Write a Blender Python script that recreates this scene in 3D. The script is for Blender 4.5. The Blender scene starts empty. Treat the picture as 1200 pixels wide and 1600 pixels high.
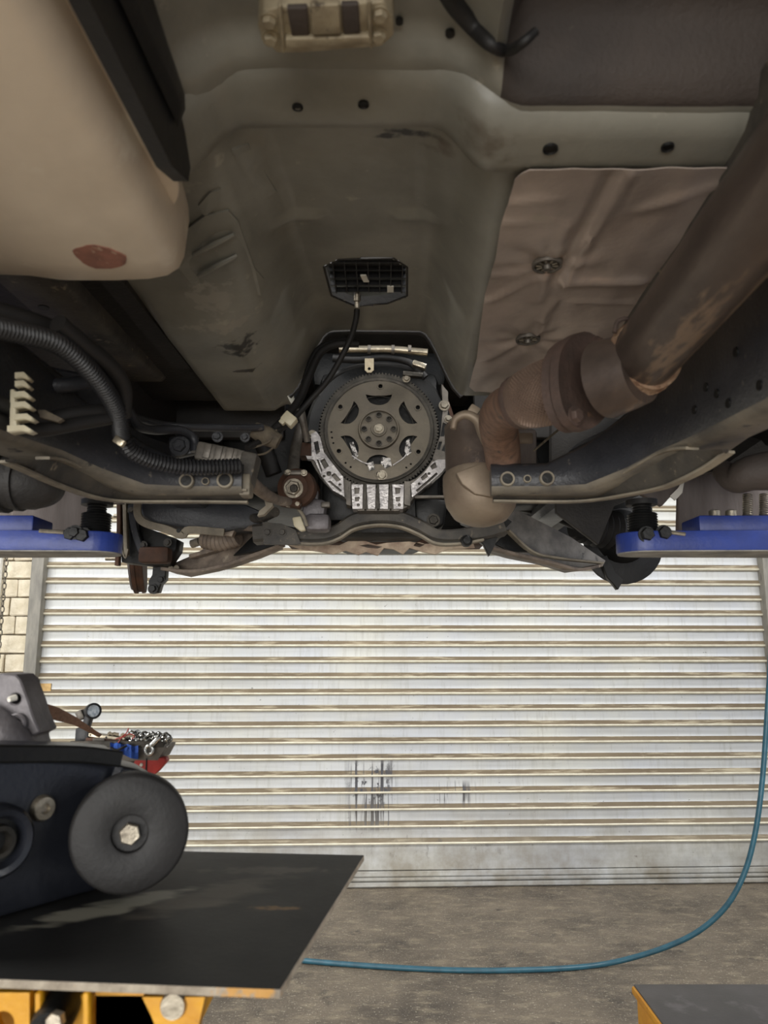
import bpy, bmesh, math, random
from math import sin, cos, pi, radians as R, tan, sqrt, exp
from mathutils import Vector as V, Matrix as Mx, noise as NZ

random.seed(7)
SC = bpy.context.scene
COL = SC.collection
E = 1.38                 # eye height (m)
TILT = R(10.0)
F = 1202.0               # focal length in pixels of the 1200 x 1600 frame

# ------------------------------------------------------------------ camera, world, lights, exposure
cam_d = bpy.data.cameras.new('camera')
cam_d.sensor_width = 36; cam_d.sensor_fit = 'AUTO'
cam_d.lens = F / 1600 * 36
cam_d.clip_start = 0.02
cam_d.dof.use_dof = True; cam_d.dof.focus_distance = 2.6; cam_d.dof.aperture_fstop = 7.0
cam = bpy.data.objects.new('camera', cam_d); COL.objects.link(cam)
cam.location = (0, 0, E); cam.rotation_euler = (R(90) + TILT, 0, 0)
SC.camera = cam

world = bpy.data.worlds.new('world'); SC.world = world
world.use_nodes = True
bg = world.node_tree.nodes['Background']
bg.inputs[0].default_value = (0.80, 0.86, 0.95, 1); bg.inputs[1].default_value = 0.50

def area(name, loc, look, sx, sy, power, col):
    d = bpy.data.lights.new(name, 'AREA'); d.shape = 'RECTANGLE'; d.size = sx; d.size_y = sy
    d.energy = power; d.color = col
    o = bpy.data.objects.new(name, d); COL.objects.link(o)
    o.location = loc
    o.rotation_euler = (V(look) - V(loc)).to_track_quat('-Z', 'Y').to_euler()
    return o
# daylight through the open workshop entrance behind the photographer
area('entrance_daylight', (-1.2, -4.8, 1.5), (0.0, 1.2, 1.6), 5.5, 2.8, 430, (1.0, 0.975, 0.93))
# workshop ceiling lights: over the gap between the truck and the shutter; side pair added to bounce light onto the underside
area('ceiling_light_front_left', (-1.0, 3.7, 4.1), (-0.9, 4.6, 1.4), 1.6, 0.4, 20, (1.0, 0.98, 0.92))
area('ceiling_light_front_right', (1.3, 3.7, 4.1), (1.1, 4.6, 1.4), 1.6, 0.4, 14, (1.0, 0.98, 0.95))
area('bounce_fill_left', (-3.4, 0.2, 4.2), (-2.0, 0.2, 0), 0.8, 4.0, 400, (1.0, 0.98, 0.94))
area('bounce_fill_right', (3.4, 0.2, 4.2), (2.0, 0.2, 0), 0.8, 4.0, 340, (1.0, 0.98, 0.95))

SC.view_settings.view_transform = 'Standard'
SC.view_settings.look = 'None'
SC.view_settings.gamma = 1.0
SC.view_settings.use_curve_mapping = False
SC.view_settings.exposure = 0.0

# ------------------------------------------------------------------ placing helpers
def ray(px, py):
    xc = (px - 600) / F; yc = (800 - py) / F
    return V((xc, cos(TILT) - yc * sin(TILT), sin(TILT) + yc * cos(TILT)))
def P(px, py, Y):
    r = ray(px, py); return V((0, 0, E)) + r * (Y / r.y)
def PZ(px, py, z):
    r = ray(px, py); return V((0, 0, E)) + r * (z / r.z)
DOOR_Y, DOOR_T = 4.8, 0.042
def PD(px, py, off=0.0):
    r = ray(px, py); return V((0, 0, E)) + r * ((DOOR_Y - off) / (r.y - DOOR_T * r.x))
def U(u, Y, z):          # truck frame: u across from the centre line, Y forward, z above the eye
    return V((u - 0.072 + 0.0307 * Y, Y, E + z))
def sst(a, b, x):
    t = max(0, min(1, (x - a) / (b - a))); return t * t * (3 - 2 * t)
def pxm(Y, n):           # size in metres of n pixels at depth Y
    return n * Y / F

# ------------------------------------------------------------------ materials
def lin(c):
    return tuple(((x / 255) / 12.92 if x / 255 <= 0.04045 else ((x / 255 + 0.055) / 1.055) ** 2.4) for x in c) + (1,)
def mat(name, c1, c2=None, rough=0.6, metal=0.0, ns=6, c3=None, s3=25, t3=0.62, bump=0.15, bs=60, stretch=(1, 1, 1), spec=0.5, rvar=0.1, w=(0.38, 0.66)):
    m = bpy.data.materials.new(name); m.use_nodes = True
    nt = m.node_tree; N = nt.nodes; L = nt.links
    b = N['Principled BSDF']
    b.inputs['Metallic'].default_value = metal
    b.inputs['Specular IOR Level'].default_value = spec
    tc = N.new('ShaderNodeTexCoord'); mp = N.new('ShaderNodeMapping'); mp.inputs['Scale'].default_value = stretch
    L.new(tc.outputs['Object'], mp.inputs[0])
    def noise(scale, detail=5):
        n = N.new('ShaderNodeTexNoise'); n.inputs['Scale'].default_value = scale; n.inputs['Detail'].default_value = detail
        n.inputs['Roughness'].default_value = 0.62
        L.new(mp.outputs[0], n.inputs['Vector']); return n
    def ramp(src, a, c):
        r = N.new('ShaderNodeValToRGB'); r.color_ramp.elements[0].position = a; r.color_ramp.elements[1].position = c
        L.new(src, r.inputs[0]); return r
    def mixc(fac, a, c):
        x = N.new('ShaderNodeMix'); x.data_type = 'RGBA'
        L.new(fac, x.inputs[0])
        if isinstance(a, tuple): x.inputs[6].default_value = a
        else: L.new(a, x.inputs[6])
        x.inputs[7].default_value = c
        return x.outputs[2]
    n1 = noise(ns)
    base = mixc(ramp(n1.outputs[0], *w).outputs[0], lin(c1), lin(c2 or tuple(int(k * 0.8) for k in c1)))
    if c3:
        n3 = noise(s3, 6)
        base = mixc(ramp(n3.outputs[0], t3, t3 + 0.08).outputs[0], base, lin(c3))
    L.new(base, b.inputs['Base Color'])
    mr = N.new('ShaderNodeMapRange'); mr.inputs[3].default_value = max(0.04, rough - rvar); mr.inputs[4].default_value = min(1, rough + rvar)
    L.new(n1.outputs[0], mr.inputs[0]); L.new(mr.outputs[0], b.inputs['Roughness'])
    if bump:
        nb = noise(bs, 4); bp = N.new('ShaderNodeBump'); bp.inputs['Strength'].default_value = bump; bp.inputs['Distance'].default_value = 0.01
        L.new(nb.outputs[0], bp.inputs['Height']); L.new(bp.outputs[0], b.inputs['Normal'])
    return m

M = {
 'pan': mat('grey_green_floor_paint', (141, 138, 127), (118, 116, 107), 0.40, 0, 5, (162, 156, 142), 18, 0.64, 0.06, 90),
 'darkbody': mat('dark_underbody', (46, 43, 40), (34, 32, 31), 0.62, 0, 6, (96, 88, 78), 120, 0.7, 0.2, 120),
 'brownbody': mat('dark_brown_underbody', (70, 61, 55), (56, 50, 47), 0.7, 0, 4, (84, 78, 70), 60, 0.68, 0.2, 150),
 'rail': mat('black_chassis_paint', (52, 53, 57), (36, 38, 43), 0.40, 0, 11, (96, 91, 84), 75, 0.64, 0.16, 140),
 'raildust': mat('dusty_black_paint', (82, 77, 69), (54, 52, 50), 0.6, 0, 14, (138, 126, 108), 42, 0.62, 0.15, 140),
 'railbounce': mat('dusty_bounce_lit_paint', (124, 117, 104), (84, 80, 74), 0.62, 0, 9, (58, 57, 56), 30, 0.62, 0.12, 140),
 'lip': mat('dusty_flange', (150, 141, 124), (110, 103, 91), 0.7, 0, 14),
 'tank': mat('beige_tank_skin', (228, 214, 194), (206, 192, 172), 0.36, 0, 4, (234, 224, 206), 9, 0.6, 0.04, 30),
 'rust': mat('rust_patch', (158, 108, 92), (122, 88, 76), 0.75, 0, 40, (190, 160, 138), 60, .6),
 'blackplastic': mat('black_plastic', (34, 34, 36), (28, 28, 30), 0.45, 0, 8, (64, 62, 60), 80, 0.72, 0.08, 120),
 'rubber': mat('black_rubber', (23, 22, 22), (30, 28, 27), 0.62, 0, 12, (66, 62, 55), 30, 0.69, 0.1, 120),
 'shield': mat('aluminium_heat_shield', (206, 190, 178), (182, 167, 156), 0.40, 0.5, 7, (190, 178, 164), 14, 0.64, 0.08, 60),
 'exhaust': mat('dark_brown_exhaust_steel', (112, 99, 90), (80, 70, 65), 0.40, 0.5, 9, (148, 126, 106), 26, 0.62, 0.1, 80, (1, .35, 1)),
 'flange': mat('rusty_flange_steel', (92, 74, 66), (72, 60, 54), 0.7, 0.2, 20, (128, 98, 76), 40, 0.66, 0.2, 120),
 'weld': mat('rusty_orange_weld', (170, 144, 118), (116, 84, 64), 0.75, 0.2, 60, None, bump=0.6, bs=120),
 'braid': mat('braided_brown_steel', (138, 118, 104), (110, 92, 82), 0.5, 0.5, 10, bump=0.1),
 'cat': mat('tan_heat_cover', (150, 136, 118), (126, 110, 94), 0.55, 0.35, 8, (92, 74, 60), 34, 0.68, 0.1, 60),
 'elbow': mat('scaled_brown_pipe', (142, 112, 94), (112, 90, 78), 0.65, 0.3, 30, (92, 82, 76), 14, 0.6, 0.1, 90, (3, 3, .4)),
 'plate': mat('grey_pressed_steel', (104, 97, 85), (88, 82, 73), 0.40, 0.6, 14, (92, 88, 80), 60, 0.7, 0.05, 150),
 'gear': mat('dark_gear_steel', (70, 66, 60), (52, 50, 46), 0.45, 0.7, 40),
 'alu': mat('clean_cast_aluminium', (196, 192, 190), (146, 142, 142), 0.36, 0.65, 40, (92, 90, 90), 55, .64, bump=0.2, bs=160),
 'bright': mat('glinting_cast_aluminium', (196, 192, 188), (70, 68, 66), 0.3, 0.7, 70, None, w=(.46, .52)),
 'aludark': mat('dull_cast_aluminium', (120, 114, 106), (92, 88, 82), 0.5, 0.5, 24, (62, 58, 54), 30, 0.62),
 'black': mat('oily_black_steel', (22, 22, 21), (16, 16, 16), 0.5, 0.2, 12, (60, 54, 48), 40, 0.7),
 'brown': mat('brown_rusted_iron', (86, 58, 42), (64, 46, 36), 0.7, 0.2, 22),
 'bolt': mat('worn_zinc_bolt', (166, 158, 142), (120, 112, 100), 0.4, 0.8, 60),
 'steelpipe': mat('bare_steel_pipe', (176, 166, 146), (132, 124, 108), 0.32, 0.8, 30),
 'clip': mat('cream_plastic_clip', (214, 206, 180), (190, 180, 152), 0.5, 0, 20),
 'bracket': mat('dirty_cream_aluminium', (172, 160, 134), (136, 124, 102), 0.55, 0.2, 24, (74, 64, 52), 50, 0.62, 0.15, 90),
 'liner': mat('grey_brown_arch_liner', (104, 96, 92), (84, 76, 72), 0.75, 0, 5, (124, 112, 104), 26, 0.64, 0.2, 60, (4, 4, .6)),
 'arm': mat('dusty_brown_arm', (146, 132, 118), (98, 88, 80), 0.6, 0.1, 18, (172, 160, 142), 30, 0.63, 0.2, 80),
 'armgrey': mat('dusty_grey_arm', (150, 146, 140), (108, 106, 103), 0.6, 0.1, 16, (74, 73, 73), 30, 0.63, 0.2, 80),
 'scallop': mat('rusty_tan_bracket', (186, 168, 146), (140, 118, 102), 0.7, 0.1, 24),
 'blue': mat('blue_lift_paint', (36, 57, 132), (30, 46, 108), 0.42, 0, 12, (78, 78, 88), 40, 0.68, 0.08, 120),
 'bluedirt': mat('grey_arm_underside', (150, 146, 136), (110, 108, 104), 0.6, 0, 20),
 'doorflat': None, 'doorledge': None,
 'guide': mat('grey_galvanised_guide', (142, 138, 128), (118, 115, 108), 0.55, 0.2, 22, (94, 90, 82), 34, 0.64, 0.1, 80, (1, 1, .25)),
 'block': mat('cream_painted_block', (226, 216, 194), (206, 194, 168), 0.85, 0, 16, (168, 150, 124), 60, 0.66, 0.5, 70),
 'mortar': mat('grey_mortar', (168, 158, 138), (140, 130, 114), 0.9, 0, 20),
 'chain': mat('dull_steel_chain', (122, 116, 104), (84, 80, 72), 0.5, 0.6, 40),
 'tray': mat('black_coated_board', (25, 25, 24), (19, 19, 19), 0.5, 0, 6, (64, 58, 50), 16, 0.74, 0.05, 120),
 'trayedge': mat('raw_board_edge', (158, 148, 132), (124, 114, 100), 0.8, 0, 40, (190, 140, 60), 30, 0.68, 0.3, 120),
 'dustpatch': mat('grey_oily_dust', (132, 130, 118), (72, 72, 66), 0.8, 0, 24, (40, 40, 38), 20, 0.56, 0.2, 120, (1, 1, 1)),
 'jack': mat('yellow_jack_paint', (214, 158, 30), (190, 132, 22), 0.5, 0, 14, (96, 70, 40), 22, 0.68, 0.1, 120),
 'mount': mat('black_mount_paint', (32, 34, 40), (22, 24, 30), 0.32, 0, 9, (70, 70, 74), 30, 0.72, 0.08, 140),
 'cast': mat('dull_grey_casting', (122, 118, 120), (98, 94, 96), 0.5, 0.3, 18, bump=0.2, bs=90),
 'strap': mat('brown_webbing', (164, 124, 96), (136, 102, 78), 0.8, 0, 60, bump=0.4, bs=300, stretch=(1, 1, 4)),
 'hose': mat('blue_rubber_hose', (44, 90, 106), (36, 74, 88), 0.4, 0, 20, bump=0.02),
 'red': mat('red_painted_steel', (190, 52, 42), (160, 40, 34), 0.5, 0, 20),
 'bluecloth': mat('blue_cloth', (44, 88, 176), (34, 66, 138), 0.85, 0, 40, bump=0.4, bs=160),
 'chrome': mat('bright_chain_steel', (214, 214, 210), (150, 150, 146), 0.25, 0.9, 80),
 'lens': mat('clear_torch_lens', (214, 220, 222), (150, 160, 168), 0.12, 0.4, 180),
 'boxtop': mat('worn_dark_grey_top', (86, 82, 82), (72, 70, 68), 0.5, 0, 4, (104, 100, 100), 9, 0.6, 0.05, 120),
 'boxyellow': mat('chipped_yellow_paint', (232, 164, 24), (214, 140, 20), 0.45, 0, 10, (120, 80, 40), 34, 0.66, 0.1, 90),
 'label': mat('white_sticker', (226, 222, 210), (206, 202, 190), 0.6),
 'white': mat('white_conduit', (228, 226, 216), (206, 204, 194), 0.5),
 'tan': mat('tan_patch', (206, 172, 116), (182, 148, 98), 0.8, 0, 30),
 'taupe': mat('grey_cloth_tape', (110, 100, 84), (84, 76, 66), 0.85, 0, 50),
 'redwire': mat('red_wire', (190, 70, 60), None, 0.5),
 'liftpost': mat('blue_post_paint', (34, 56, 140), (28, 46, 116), 0.5, 0, 6),
}

def door_material(name, c1, c2, dirt, ledge):
    m = bpy.data.materials.new(name); m.use_nodes = True
    nt = m.node_tree; N = nt.nodes; L = nt.links; b = N['Principled BSDF']
    g = N.new('ShaderNodeNewGeometry')
    def noise(scale, st, d=5):
        mp = N.new('ShaderNodeMapping'); mp.inputs['Scale'].default_value = st; L.new(g.outputs['Position'], mp.inputs[0])
        n = N.new('ShaderNodeTexNoise'); n.inputs['Scale'].default_value = scale; n.inputs['Detail'].default_value = d; n.inputs['Roughness'].default_value = .65
        L.new(mp.outputs[0], n.inputs['Vector']); return n.outputs[0]
    def rng(src, a, c, lo=0, hi=1):
        r = N.new('ShaderNodeMapRange'); r.inputs[1].default_value = a; r.inputs[2].default_value = c; r.inputs[3].default_value = lo; r.inputs[4].default_value = hi
        L.new(src, r.inputs[0]); return r.outputs[0]
    def mul(a, c):
        x = N.new('ShaderNodeMath'); x.operation = 'MULTIPLY'; L.new(a, x.inputs[0])
        if isinstance(c, float): x.inputs[1].default_value = c
        else: L.new(c, x.inputs[1])
        return x.outputs[0]
    def mix(f, a, c):
        x = N.new('ShaderNodeMix'); x.data_type = 'RGBA'; L.new(f, x.inputs[0])
        if isinstance(a, tuple): x.inputs[6].default_value = a
        else: L.new(a, x.inputs[6])
        x.inputs[7].default_value = c; return x.outputs[2]
    col = mix(rng(noise(1.6, (1, 1, 1)), .35, .7), lin(c1), lin(c2))
    col = mix(rng(noise(3.0, (12, 1, 1.5)), .52, .80, 0, .38 if not ledge else .1), col, lin(dirt))          # vertical grime streaks
    col = mix(rng(noise(34, (1, 1, 1)), .68, .74, 0, .5), col, lin((120, 112, 98)))
    if ledge:
        col = mix(rng(noise(5.0, (.8, 1, 9), 6), .52, .66, 0, .6), col, lin((196, 186, 160)))
    else:
        col = mix(rng(noise(2.2, (.35, 1, 4.9), 3), .45, .7, 0, .5), col, lin((150, 150, 148)))
        col = mix(rng(noise(42, (1, 1, 1), 3), .70, .73, 0, .7), col, lin((92, 90, 86)))
    sep = N.new('ShaderNodeSeparateXYZ'); L.new(g.outputs['Position'], sep.inputs[0])
    x, z = sep.outputs[0], sep.outputs[2]
    def band(v, a, c, soft): return mul(rng(v, a - soft, a + soft), rng(v, c - soft, c + soft, 1, 0))
    runs = noise(4.0, (11, 1, .35), 3)
    blot = noise(16, (1.2, 1, .9), 5)
    oil = mul(mul(band(x, -.21, .06, .03), band(z, .33, .72, .03)), rng(runs, .51, .57))
    oil2 = mul(mul(band(x, -.20, .05, .04), band(z, .46, .70, .04)), rng(blot, .53, .60))
    oil3 = mul(mul(band(x, .33, .52, .05), band(z, .46, .58, .02)), rng(runs, .50, .56))
    oil4 = mul(mul(band(x, -.1, .7, .1), band(z, .10, .34, .08)), rng(blot, .56, .66, 0, .5))
    for o in (oil, oil2, oil3, oil4): col = mix(o, col, lin((66, 66, 70)))
    bot = mul(rng(z, .05, .55, .85, 0), rng(noise(5, (1, 1, 1)), .3, .62))
    col = mix(bot, col, lin((132, 124, 108)))
    L.new(col, b.inputs['Base Color'])
    b.inputs['Roughness'].default_value = .48 if not ledge else .8
    b.inputs['Metallic'].default_value = 0.25 if not ledge else 0
    bp = N.new('ShaderNodeBump'); bp.inputs['Strength'].default_value = .12; bp.inputs['Distance'].default_value = .01
    L.new(noise(9, (2, 1, 1)), bp.inputs['Height']); L.new(bp.outputs[0], b.inputs['Normal'])
    return m
M['doorflat'] = door_material('white_shutter_paint', (184, 187, 191), (198, 198, 190), (128, 121, 106), False)
M['doorledge'] = door_material('dusty_shutter_ledge', (104, 91, 72), (126, 113, 92), (78, 69, 56), True)
M['doorbead'] = mat('top_lit_bead_paint', (224, 218, 198), (204, 197, 176), 0.45, 0.2, 14, (150, 134, 108), 40, 0.68, 0.05)

def floor_material():
    m = mat('oily_concrete', (118, 107, 92), (80, 72, 63), 0.50, 0, 2.4, (68, 61, 54), 5.5, 0.60, 0.9, 55)
    nt = m.node_tree; N = nt.nodes; L = nt.links; b = N['Principled BSDF']
    tc = N.new('ShaderNodeTexCoord')
    cur = b.inputs['Base Color'].links[0].from_socket
    for sc, st, lo, hi, c, f in ((70, (.5, 1.6, 1), .62, .72, (190, 180, 158), .7), (12, (.8, 1.6, 1), .52, .74, (152, 140, 118), .6), (150, (1, .6, 1), .62, .70, (212, 204, 184), .65)):
        mp = N.new('ShaderNodeMapping'); mp.inputs['Scale'].default_value = st; L.new(tc.outputs['Object'], mp.inputs[0])
        n = N.new('ShaderNodeTexNoise'); n.inputs['Scale'].default_value = sc; n.inputs['Detail'].default_value = 3; L.new(mp.outputs[0], n.inputs[0])
        r = N.new('ShaderNodeMapRange'); r.inputs[1].default_value = lo; r.inputs[2].default_value = hi; r.inputs[4].default_value = f
        L.new(n.outputs[0], r.inputs[0])
        x = N.new('ShaderNodeMix'); x.data_type = 'RGBA'; L.new(r.outputs[0], x.inputs[0]); L.new(cur, x.inputs[6]); x.inputs[7].default_value = lin(c)
        cur = x.outputs[2]
    L.new(cur, b.inputs['Base Color'])
    return m
M['floor'] = floor_material()

def stain_or_highlight(mname, c, d, hl, hw, col, ns=30, thr=(.45, .6), rough=None, st=(1, 1, 1), amt=1.0):
    """dirt, or a painted light streak, on a surface: an ellipse at c (object space) along d, broken up by noise"""
    nt = M[mname].node_tree; N = nt.nodes; L = nt.links; b = N['Principled BSDF']
    tc = N.new('ShaderNodeTexCoord')
    d = V((d[0], d[1], 0)).normalized()
    mp = N.new('ShaderNodeMapping'); mp.vector_type = 'TEXTURE'
    mp.inputs['Location'].default_value = c; mp.inputs['Rotation'].default_value = (0, 0, math.atan2(d.y, d.x)); mp.inputs['Scale'].default_value = (hl, hw, 10)
    L.new(tc.outputs['Object'], mp.inputs[0])
    ln = N.new('ShaderNodeVectorMath'); ln.operation = 'LENGTH'; L.new(mp.outputs[0], ln.inputs[0])
    m1 = N.new('ShaderNodeMapRange'); m1.inputs[1].default_value = 1.0; m1.inputs[2].default_value = .35; L.new(ln.outputs['Value'], m1.inputs[0])
    mn = N.new('ShaderNodeMapping'); mn.inputs['Scale'].default_value = st; mn.inputs['Rotation'].default_value = (0, 0, -math.atan2(d.y, d.x)); L.new(tc.outputs['Object'], mn.inputs[0])
    n = N.new('ShaderNodeTexNoise'); n.inputs['Scale'].default_value = ns; n.inputs['Detail'].default_value = 5; L.new(mn.outputs[0], n.inputs[0])
    ad = N.new('ShaderNodeMath'); ad.operation = 'MULTIPLY_ADD'; L.new(m1.outputs[0], ad.inputs[0]); ad.inputs[1].default_value = .35; L.new(n.outputs[0], ad.inputs[2])
    m2 = N.new('ShaderNodeMapRange'); m2.inputs[1].default_value = thr[0] + .22; m2.inputs[2].default_value = thr[1] + .22; L.new(ad.outputs[0], m2.inputs[0])
    mu = N.new('ShaderNodeMath'); mu.operation = 'MULTIPLY'; L.new(m2.outputs[0], mu.inputs[0])
    mq = N.new('ShaderNodeMath'); mq.operation = 'MINIMUM'; ms = N.new('ShaderNodeMath'); ms.operation = 'MULTIPLY'; ms.inputs[1].default_value = 4
    L.new(m1.outputs[0], ms.inputs[0]); L.new(ms.outputs[0], mq.inputs[0]); mq.inputs[1].default_value = amt; L.new(mq.outputs[0], mu.inputs[1])
    x = N.new('ShaderNodeMix'); x.data_type = 'RGBA'; L.new(mu.outputs[0], x.inputs[0]); L.new(b.inputs['Base Color'].links[0].from_socket, x.inputs[6]); x.inputs[7].default_value = lin(col)
    L.new(x.outputs[2], b.inputs['Base Color'])

# ------------------------------------------------------------------ mesh helpers
def tag(o, label=None, cat=None, group=None, kind=None):
    if label: o['label'] = label
    if cat: o['category'] = cat
    if group: o['group'] = group
    if kind: o['kind'] = kind
    return o
def thing(name, loc, label, cat, group=None):
    o = bpy.data.objects.new(name, None); COL.objects.link(o); o.location = loc; o.empty_display_size = .1
    o['origin'] = list(loc)
    return tag(o, label, cat, group)
def org(o):
    while o is not None:
        if 'origin' in o: return V(o['origin'])
        o = o.parent
    return V((0, 0, 0))
def link(name, me, mats, parent):
    if not isinstance(mats, (list, tuple)): mats = [mats]
    for m in mats: me.materials.append(M[m])
    o = bpy.data.objects.new(name, me); COL.objects.link(o)
    if parent is not None: o.parent = parent
    return o
def part(name, bm, mats, parent=None, smooth=40, label=None, loc=None):
    """link a bmesh given in world coordinates as one object under its parent"""
    o0 = org(parent) if parent is not None else (V(loc) if loc is not None else V((0, 0, 0)))
    bmesh.ops.recalc_face_normals(bm, faces=bm.faces[:])
    bmesh.ops.translate(bm, verts=bm.verts[:], vec=-o0)
    me = bpy.data.meshes.new(name); bm.to_mesh(me); bm.free()
    if smooth:
        me.shade_smooth(); me.set_sharp_from_angle(angle=R(smooth))
    o = link(name, me, mats, parent)
    if parent is None and loc is not None:
        o.location = loc; o['origin'] = list(loc)
    if label: o['label'] = label
    return o
def again(o, parent, loc=None, rot=None, label=None):
    c = o.copy(); COL.objects.link(c); c.parent = parent
    if loc is not None: c.location = loc
    if rot is not None: c.rotation_euler = rot
    if label: c['label'] = label
    elif 'label' in c: del c['label']
    return c
def B(): return bmesh.new()

def cat_rom(pts, n=6):
    pts = [V(p) for p in pts]
    if len(pts) < 3: return pts
    out = []
    q = [pts[0] * 2 - pts[1]] + pts + [pts[-1] * 2 - pts[-2]]
    for i in range(1, len(q) - 2):
        a, b, c, d = q[i - 1:i + 3]
        for k in range(n):
            t = k / n
            out.append(0.5 * ((2 * b) + (c - a) * t + (2 * a - 5 * b + 4 * c - d) * t * t + (3 * b - a - 3 * c + d) * t ** 3))
    out.append(pts[-1]); return out
def interp(vals, n):
    if not isinstance(vals, (list, tuple)): return [vals] * n
    out = []
    for i in range(n):
        f = i / (n - 1) * (len(vals) - 1); k = min(int(f), len(vals) - 2) if len(vals) > 1 else 0
        a = vals[k]; b = vals[min(k + 1, len(vals) - 1)]; t = f - k
        out.append(a + (b - a) * t)
    return out
def frames(path):
    T = []
    for i in range(len(path)):
        a = path[max(i - 1, 0)]; b = path[min(i + 1, len(path) - 1)]
        T.append((b - a).normalized())
    n = V((0, 0, 1))
    if abs(T[0].dot(n)) > .9: n = V((1, 0, 0))
    fr = []
    for t in T:
        n = (n - t * n.dot(t)).normalized(); fr.append((t, n, t.cross(n)))
    return fr
def tube(bm, path, r, seg=12, n=6, cap=True, smooth=True):
    pts = cat_rom(path, n) if smooth else [V(p) for p in path]
    rr = interp(r, len(pts)); rings = []
    for p, (t, a, b), q in zip(pts, frames(pts), rr):
        rings.append([bm.verts.new(p + (a * cos(2 * pi * k / seg) + b * sin(2 * pi * k / seg)) * q) for k in range(seg)])
    for i in range(len(rings) - 1):
        for k in range(seg):
            bm.faces.new((rings[i][k], rings[i][(k + 1) % seg], rings[i + 1][(k + 1) % seg], rings[i + 1][k]))
    if cap:
        bm.faces.new(rings[0]); bm.faces.new(rings[-1])
    return bm
def corrugated(bm, path, r, pitch=0.006, amp=0.14, seg=10):
    pts = cat_rom(path, 24)
    L = [0]
    for a, b in zip(pts, pts[1:]): L.append(L[-1] + (b - a).length)
    n = max(8, int(L[-1] / pitch) * 2); out = []; rr = []; j = 0
    for i in range(n + 1):
        s = L[-1] * i / n
        while j < len(L) - 2 and L[j + 1] < s: j += 1
        f = (s - L[j]) / max(1e-9, L[j + 1] - L[j]); out.append(pts[j].lerp(pts[j + 1], f)); rr.append(r * (1 + (amp if i % 2 else -amp)))
    rings = []
    for p, (t, a, b), q in zip(out, frames(out), rr):
        rings.append([bm.verts.new(p + (a * cos(2 * pi * k / seg) + b * sin(2 * pi * k / seg)) * q) for k in range(seg)])
    for i in range(len(rings) - 1):
        for k in range(seg): bm.faces.new((rings[i][k], rings[i][(k + 1) % seg], rings[i + 1][(k + 1) % seg], rings[i + 1][k]))
    bm.faces.new(rings[0]); bm.faces.new(rings[-1])
    return bm
def lathe(bm, prof, c, axis, seg=32, closed=False):
    """prof = list of (radius, distance along axis)"""
    z = V(axis).normalized(); x = z.orthogonal().normalized(); y = z.cross(x); c = V(c); rings = []
    for r, h in prof:
        if r < 1e-6: rings.append([bm.verts.new(c + z * h)])
        else: rings.append([bm.verts.new(c + z * h + (x * cos(2 * pi * k / seg) + y * sin(2 * pi * k / seg)) * r) for k in range(seg)])
    pairs = list(zip(rings, rings[1:]))
    if closed: pairs.append((rings[-1], rings[0]))
    for a, b in pairs:
        for k in range(seg):
            k2 = (k + 1) % seg
            if len(a) == 1 and len(b) == 1: continue
            if len(a) == 1: bm.faces.new((a[0], b[k], b[k2]))
            elif len(b) == 1: bm.faces.new((a[k], b[0], a[k2]))
            else: bm.faces.new((a[k], b[k], b[k2], a[k2]))
    return bm
def box(bm, c, s, rot=None, bev=0.0, seg=2):
    r = bmesh.ops.create_cube(bm, size=1)
    mt = Mx.Translation(V(c)) @ (rot.to_4x4() if rot is not None else Mx()) @ Mx.Diagonal((*s, 1))
    bmesh.ops.transform(bm, matrix=mt, verts=r['verts'])
    if bev:
        es = list({e for v in r['verts'] for e in v.link_edges})
        bmesh.ops.bevel(bm, geom=es, offset=bev, segments=seg, affect='EDGES', profile=.5)
    return bm
def prism(bm, pts, vec, bev=0.0):
    """polygon of world points extruded by a vector"""
    a = [bm.verts.new(V(p)) for p in pts]; f = bm.faces.new(a)
    ex = bmesh.ops.extrude_face_region(bm, geom=[f])
    vs = [g for g in ex['geom'] if isinstance(g, bmesh.types.BMVert)]
    bmesh.ops.translate(bm, verts=vs, vec=V(vec))
    if bev:
        es = list({e for v in a + vs for e in v.link_edges})
        bmesh.ops.bevel(bm, geom=es, offset=bev, segments=2, affect='EDGES', profile=.5)
    return bm
def loft(bm, secs, cap=True, closed=True):
    rings = [[bm.verts.new(V(p)) for p in s] for s in secs]; n = len(rings[0])
    for a, b in zip(rings, rings[1:]):
        for k in range(n if closed else n - 1):
            bm.faces.new((a[k], a[(k + 1) % n], b[(k + 1) % n], b[k]))
    if cap and closed:
        bm.faces.new(rings[0]); bm.faces.new(rings[-1])
    return bm
def bar(bm, path, w, h, n=6, up=V((0, 0, 1)), ch=0.15):
    """bar of rounded-rectangle section: w across, h along up"""
    pts = cat_rom(path, n); ww = interp(w, len(pts)); hh = interp(h, len(pts)); secs = []
    for i, p in enumerate(pts):
        t = (pts[min(i + 1, len(pts) - 1)] - pts[max(i - 1, 0)]).normalized()
        s = t.cross(up).normalized(); q = s.cross(t).normalized()
        a, b = ww[i] / 2, hh[i] / 2; c = min(a, b) * ch * 2
        secs.append([p + s * x + q * z for x, z in ((a - c, -b), (a, -b + c), (a, b - c), (a - c, b), (-a + c, b), (-a, b - c), (-a, -b + c), (-a + c, -b))])
    return loft(bm, secs)
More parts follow.
